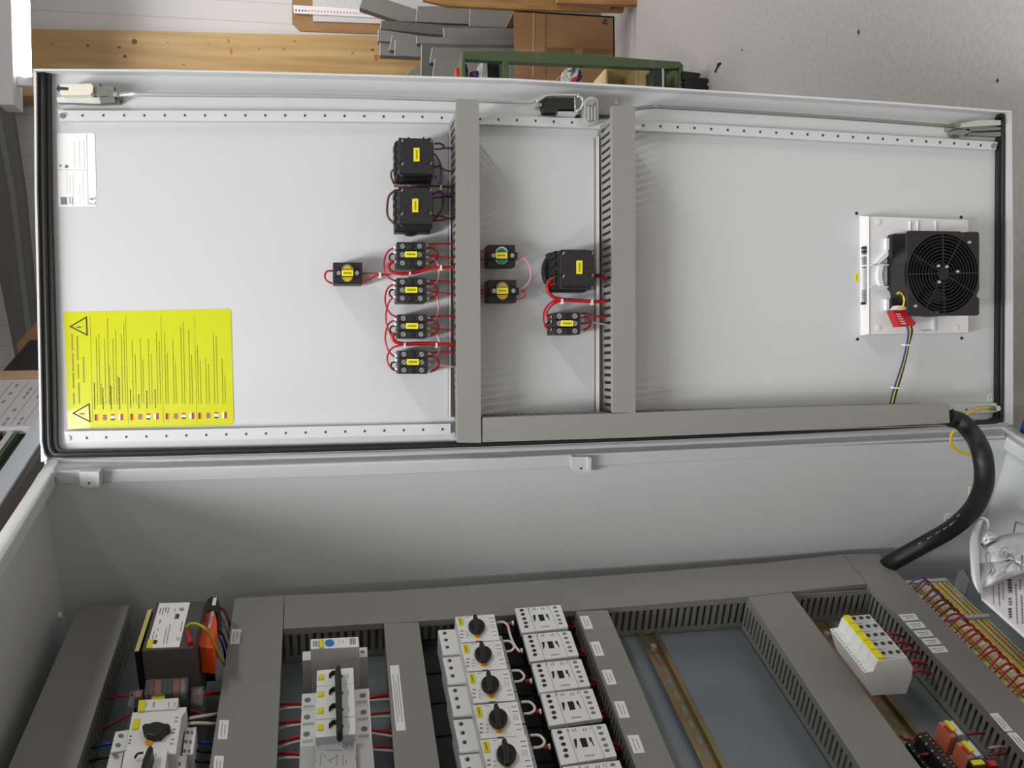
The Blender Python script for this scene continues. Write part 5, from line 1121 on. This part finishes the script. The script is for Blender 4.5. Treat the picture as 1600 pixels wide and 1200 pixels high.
g.ppoly(BX, [(854, 74), (897, 75), (897, 83), (854, 82)], 0, .0012, 'tape'); g.ppoly(BX, [(911, 75.5), (957, 76.5), (957, 85), (911, 84)], 0, .0012, 'tape'); g.build('packing_tape', bx)
g = G(); g.tube([P(BX, 941, 36, .001), P(BX, 947, 29, .001), P(BX, 946, 37, .001)], .0018, 'print', n=4); g.ppoly(BX, [(942, 36), (949, 36.6), (949, 38), (942, 37.4)], 0, .001, 'print'); g.build('pen_mark', bx)
# grey trunking lengths
def trunk(pts, dY, label, key='trunking'):
    fr = BackFrame(2.465+(dY+.06)*1.4); pts = [(940, y) if x in (806, 803) or (x == 722) else (x, y) for x, y in pts]
    root = empty('cable_trunking', P(fr, pts[2][0], pts[2][1], 0), label, 'cable trunking', 'grey trunking lengths leaning in the tall box')
    G().ppoly(fr, pts, -.045, 0, key, 'trunking_dark').build('trunking_channel', root)
    e0, e1 = pts[0], pts[-1]
    G().ppoly(fr, [(e0[0]-1.2, e0[1]), (e0[0]+.6, e0[1]), (e1[0]+.6, e1[1]), (e1[0]-1.2, e1[1])], -.002, .0012, 'trunking_edge').build('cut_edge', root)
TR = [([(570, -12), (655, 16), (655, 34), (624, 33), (562, 12)], .12, 'reaching highest and slanting across the foam sheet', 'trunking'),
      ([(653, 9.5), (803, 13), (803, 30), (740, 38), (650, 34)], .10, 'thick one right behind the pallet boards', 'trunking'),
      ([(735, 13), (806, 14), (806, 50), (734, 41)], .06, 'short light one beside the cardboard box', 'trunking'),
      ([(596, 32), (692, 39), (806, 48), (806, 60), (694, 55), (595, 45)], .05, 'long thin one ending over the wooden post', 'trunking_dark'),
      ([(592, 46), (652, 55), (700, 60), (700, 75), (650, 68), (591, 64)], .03, 'dark one at the upper edge of the wooden post', 'trunking'),
      ([(594, 64), (657, 73), (657, 89), (594, 86)], .04, 'blunt light one lying lowest over the wooden post', 'trunking'),
      ([(613, 55), (665, 60), (665, 82), (609, 78)], .02, 'one with a bright cut end over the wooden post', 'trunking'),
      ([(618, 63), (668, 65), (668, 89), (617, 87)], .01, 'short bright-ended one, second lowest over the post', 'trunking'),
      ([(651, 57), (806, 64), (806, 75), (652, 68)], -.01, 'long one crossing above the green cart frame', 'trunking'),
      ([(693, 43), (806, 46), (806, 66), (695, 61)], 0, 'wide light one beside the cardboard box', 'trunking'),
      ([(659, 69), (722, 72), (722, 122), (658, 122)], -.03, 'broad dark one standing just above the door edge', 'trunking_dark'),
      ([(676, 74), (722, 76), (722, 92), (672, 98)], -.05, 'small one with a slanted end beside the green cart', 'trunking'),
      ([(680, 92), (722, 92), (722, 122), (676, 122)], -.06, 'lowest small one just above the door edge', 'trunking'),
      ([(640, 112), (654, 100), (662, 104), (662, 122), (630, 122)], -.02, 'crooked piece peeping over the door edge', 'trunking')]
for p, dy, lb, key in TR: trunk(p, dy, 'grey cable trunking length, '+lb, key)
# pallet
BPa = BackFrame(2.15)
pal = empty('wooden_pallet', P(BPa, 998, -20, 0), 'weathered wooden pallet standing on edge at the foot of the wall', 'pallet')
zb_ = .0
g = G(); g.ppoly(BPa, [(872, -40), (998.5, -40), (998.5, 8.5), (870, 4.5)], -.022, 0, 'pallet_wood'); g.ppoly(BPa, [(695, -40), (872, -40), (871, 12), (800, 13), (695, 9)], -.10, -.08, 'pallet_wood'); g.build('pallet_board', pal, bevel=.002)
G().ppoly(BackFrame(2.2), [(661, -40), (975, -40), (975, 18), (800, 14), (700, 9), (661, 0)], -.022, 0, 'pallet_wood').build('pallet_board', pal, bevel=.002)
G().ppoly(BPa, [(930, -40), (955, -40), (955, 12), (930, 8)], -.09, -.03, 'pallet_wood').build('pallet_block', pal, bevel=.002)
# green cart
BG = BackFrame(1.5)
cart = empty('green_cart', P(BG, 1068, 100, 0), 'green steel trolley on castors standing behind the door', 'trolley')
zt_, zb2 = BG.px(722, 85)[1], BG.px(1064, 100)[1]; xr = BG.px(905, 80)[0]
g = G(); g.ppoly(BG, [(722, 80), (800, 79), (905, 83), (1000, 91.5), (1063, 96), (1066, 99), (1066, 106), (1040, 107.5), (905, 101.5), (800, 97), (722, 92)], -.03, 0, 'green_steel'); g.build('upright', cart, bevel=.003)
def shelf(xa, xb, key='green_steel', top=97):
    a = BG.px(xa, top); b = BG.px(xb, top); g = G().box(BG, a[0]-.34, a[0], b[1], a[1], -.46, -.002, key); return g.build('shelf', cart, bevel=.002)
shelf(1062, 1068, top=100); shelf(721, 727, top=84); shelf(785, 795, top=88)
sh = shelf(1020, 1034, 'tool_dark', 107); sh['label'] = 'dark green grey shelf with a bright edge'
a = BG.px(1034.3, 107); b = BG.px(1037.6, 107); G().box(BG, a[0]-.34, a[0], b[1], a[1], -.02, .0, 'zinc').build('shelf_edge', cart)
g = G()
for yy in (-.46, 0): g.box(BG, xr-.36, xr-.33, zb2, zt_, yy-.03, yy, 'green_steel')
g.build('upright', cart, bevel=.003)
g = G().box(BG, xr-.03, xr, zb2, zt_, -.46, -.43, 'green_steel'); g.build('upright', cart, bevel=.003)
g = G(); BW = BackFrame(1.48)
wp = [(1074, 121), (1090, 120), (1105, 122), (1112, 127), (1113, 133), (1110, 140), (1098, 146), (1080, 146), (1071, 138), (1068, 128)]
g.ppoly(BW, wp, -.035, 0, 'black'); w_ = g.build('castor', cart, bevel=.004)
g = G().ppoly(BW, [(1067, 111), (1092, 114), (1096, 117), (1090, 122), (1067, 124)], -.03, -.004, 'black_soft'); g.pell(BW, 1107, 132, 1.6, 2.4, 0, .003, 'zinc', n=8); g.build('castor_fork', w_)
BI = BackFrame(1.56)
def bgi(name, fr, polys, label, cat, bevel=0):
    g = G()
    for p in polys: g.ppoly(fr, p[0], p[1], p[2], p[3])
    return tag(g.build(name, bevel=bevel), label, cat)
bgi('wooden_crate', BI, [([(947, 106), (994, 104.5), (994, 107), (949, 110), (949, 150), (946, 150)], -.14, 0, 'wood_crate'), ([(993, 105), (996.5, 106), (996.5, 150), (993, 150)], -.14, .0, 'wood_crate'), ([(949, 108), (994, 106), (994, 150), (949, 150)], -.14, -.13, 'card_light'), ([(996.5, 106), (1019.5, 108), (1019, 150), (996.5, 150)], -.14, -.004, 'wood_crate')], 'small open light wooden crate on the green trolley', 'crate')
bgi('brown_bin', BackFrame(1.62), [([(1038, 106), (1062, 107), (1062, 150), (1038, 150)], -.1, 0, 'brown_gloss')], 'dark brown bin at the foot of the green trolley', 'bin')
g = G()
R2 = random.Random(3)
for k in range(26):
    a_ = R2.uniform(0, 6.28); q = [P(BI, 897+R2.uniform(-14, 13), 113+R2.uniform(-9, 12), R2.uniform(0, .03)) for _ in range(4)]
    g.grid([[q[0], q[1]], [q[3], q[2]]], 'white' if k % 4 else 'grey_mark')
g.pell(BI, 888, 118, 9, 12, -.03, 0, 'white', n=10); g.pell(BI, 899, 122, 4, 2.5, .0, .035, 'plastic_red', n=8); g.pell(BI, 906, 119, 4, 5, 0, .033, 'print', n=8)
tag(g.build('crumpled_wrapper', solidify=.0008), 'crumpled white and silver wrapper lying on the green trolley', 'wrapper')
wire([(880, 123, .0), (874, 120, .01), (870, 126, .01)], 'cream', 'thin pale thread sticking out of the crumpled wrapper', .001, .01, BI)
bgi('plier_handle', BI, [([(711.5, 108), (714, 104.5), (717.5, 107), (719, 124), (712.5, 124)], -.02, 0, 'plastic_red')], 'red plier handle sticking up over the door edge', 'pliers', .003)
bgi('screwdriver_handle', BI, [([(717, 108), (719, 99), (724, 96), (729, 100), (732, 110), (731, 124), (719, 124)], -.03, .004, 'tool_dark'), ([(720, 114), (730, 112), (731, 124), (720, 124)], -.03, .006, 'green')], 'dark screwdriver handle with a green collar beside the red pliers', 'screwdriver', .003)
bgi('blue_plug', BI, [([(735, 112), (748, 110.5), (748, 124), (733, 124)], -.03, 0, 'plastic_blue'), ([(738, 113), (744, 113), (744, 118), (738, 118)], 0, .004, 'plastic_red')], 'small blue plug with a red centre on the green trolley', 'plug')
bgi('cream_plug', BI, [([(749, 114), (754, 112), (754.5, 124), (747, 124)], -.03, 0, 'cream')], 'small cream coloured plug beside the blue one', 'plug')
bgi('grey_box', BI, [([(754, 88), (761, 88), (762, 124), (755, 124)], -.12, .0, 'device_grey'), ([(761, 91), (782, 90), (782, 124), (761, 124)], -.12, -.01, 'case_black'), ([(760, 86), (764, 89), (771, 87), (782, 87.5), (782, 91), (760, 92)], -.1, -.004, 'white')], 'grey box with a black front and torn white lid on the green trolley', 'box')
bgi('brown_rag', BackFrame(1.62), [([(732, 86), (755, 90), (756, 95), (738, 93)], -.02, .0, 'card_light'), ([(727, 82), (737, 84), (738, 92), (728, 92)], -.03, 0.0, 'case_black')], 'brown paper scrap beside a dark clip on the green trolley', 'scrap')
# scraps on the floor and the blue tub beside the cabinet
for k, pts in enumerate([[(1126, 98.5), (1122, 103), (1119, 108), (1117, 113)], [(1125.5, 98.5), (1122, 99.5), (1121, 104)]]):
    w = []
    for x, y in pts: r = ray(x, y); kk = (.003-CAM.z)/r.z; w.append(CAM+r*kk)
    tag(G().tube(w, .0022, 'black', n=6).build('wire_scrap'), ['curved black wire scrap lying on the concrete floor', 'short black wire scrap crossing the tip of the curved one'][k], 'wire scrap')
for k, (x, y, r_) in enumerate([(1342, 50, .006), (1559, 126, .004), (1160, 78, .003)]):
    rr_ = ray(x, y); kk = -CAM.z/rr_.z; p = CAM+rr_*kk
    g = G(); g.loops([p+V((r_*math.cos(i), r_*.7*math.sin(i), 0)) for i in range(6)], [p+V((r_*.5*math.cos(i), r_*.4*math.sin(i), .003)) for i in range(6)], 'dark_grey'); tag(g.build('stone_chip'), ['dark stone chip on the floor beyond the door, the biggest', 'dark stone chip on the floor near the lower door corner', 'tiny dark stone chip on the floor near the black wire scrap'][k], 'stone chip')
rr_ = ray(1591, 676); p = CAM+rr_*((.05-CAM.z)/rr_.z)
g = G(); 
q = [CAM+ray(x, y)*((.12-CAM.z)/ray(x, y).z) for x, y in [(1590.5, 676), (1602, 640), (1680, 640), (1680, 690), (1604, 690)]]
g.loops([V((v.x, v.y, 0)) for v in q], q, 'blue'); tag(g.build('blue_tub', bevel=.004), 'dark blue tub on the floor beside the foot of the cabinet', 'tub')
# ------------------------------------------------------------------ steel rack behind the cabinet
RK = K; tR0 = .45
rk = empty('steel_rack', K.loc(-1.2, 0, .6), 'bare steel shelf rack rising behind the cabinet', 'shelf rack')
g = G().box(K, -2.3, -.30, 1.867, 1.912, .80, tR0, 'steel_bright'); g.build('shelf_board', rk, bevel=.002)
g = G().box(K, -2.28, -.32, 1.855, 1.866, .80, tR0+.008, 'brown_gloss'); g.build('shelf_underside', rk)
for s_ in (-2.28, -.36):
    for t_ in (tR0+.01, .75): G().box(K, s_, s_+.04, 0, 1.867, t_+.04, t_, 'steel').build('upright', rk)
z_ = lambda x, y: K.px(x, y, tR0)[1]
tray = empty('tray_stack', K.loc(-.8, 1.912, .6), 'dark opening with bright tray edges on the steel rack', 'tray')
g = G().box(K, -1.095, -.32, 1.912, 2.12, .76, tR0+.03, 'case_black'); g.build('tray_body', tray)
g = G()
for zz_, w_, k_ in [(1.942, .006, 'green_steel'), (1.952, .014, 'silver_print'), (1.978, .010, 'tool_dark'), (1.99, .012, 'white'), (2.02, .012, 'zinc')]: g.box(K, -1.09, -.33, zz_, zz_+w_, tR0+.03, tR0+.012, k_)
g.build('tray_edges', tray)
pp_ = empty('document_sleeve', K.loc(-1.25, 1.912, .5), 'clear sleeve with a printed wiring sheet standing on the steel rack', 'document')
g = G().box(K, -1.405, -1.10, 1.912, 2.16, tR0+.024, tR0+.004, 'paper'); g.build('paper_sheet', pp_)
g = G()
for zz_ in (1.935, 1.965, 2.0, 2.04): g.box(K, -1.39, -1.11, zz_, zz_+.0012, tR0+.004, tR0+.0034, 'grey_mark')
for k in range(10):
    s_ = -1.37+.027*k; 
    for zz_ in (1.945, 1.978, 2.02): 
        if R_.random() < .6: g.box(K, s_, s_+.018, zz_, zz_+.006, tR0+.004, tR0+.0032, 'grey_mark')
g.build('sheet_print', pp_)
g = G().box(K, -1.41, -1.095, 1.912, 2.165, tR0+.002, tR0+.001, 'clear'); g.build('clear_film', pp_)
tag(G().box(K, -1.46, -1.412, 1.912, 2.2, .62, tR0, 'card_light').build('light_stick'), 'thin light wooden slat beside the document sleeve', 'slat')
cs = empty('tool_case', K.loc(-1.6, 1.912, .6), 'black plastic tool case with a white label on the steel rack', 'tool case')
G().box(K, -1.80, -1.465, 1.912, 2.12, .72, tR0+.03, 'case_black').build('case_body', cs, bevel=.01)
g = G().tube([K.loc(-1.76, 1.96, tR0+.03), K.loc(-1.76, 1.96, tR0-.02), K.loc(-1.52, 1.96, tR0-.02), K.loc(-1.52, 1.96, tR0+.03)], .012, 'case_black', smooth=False); g.build('case_handle', cs)
G().box(K, -1.60, -1.50, 1.925, 1.955, tR0+.03, tR0+.026, 'white').build('case_label', cs)
tag(G().box(K, -2.15, -1.81, 1.912, 2.16, .78, tR0+.05, 'card').build('cardboard_box'), 'small cardboard box at the far end of the steel rack', 'cardboard box')

#--PART3 END
sc.world = bpy.data.worlds.new('world'); sc.world.use_nodes = True
sc.world.node_tree.nodes['Background'].inputs[0].default_value = (.6, .62, .65, 1); sc.world.node_tree.nodes['Background'].inputs[1].default_value = .2
sc.view_settings.view_transform = 'Standard'; sc.view_settings.look = 'None'; sc.view_settings.exposure = 0; sc.view_settings.gamma = 1; sc.view_settings.use_curve_mapping = False
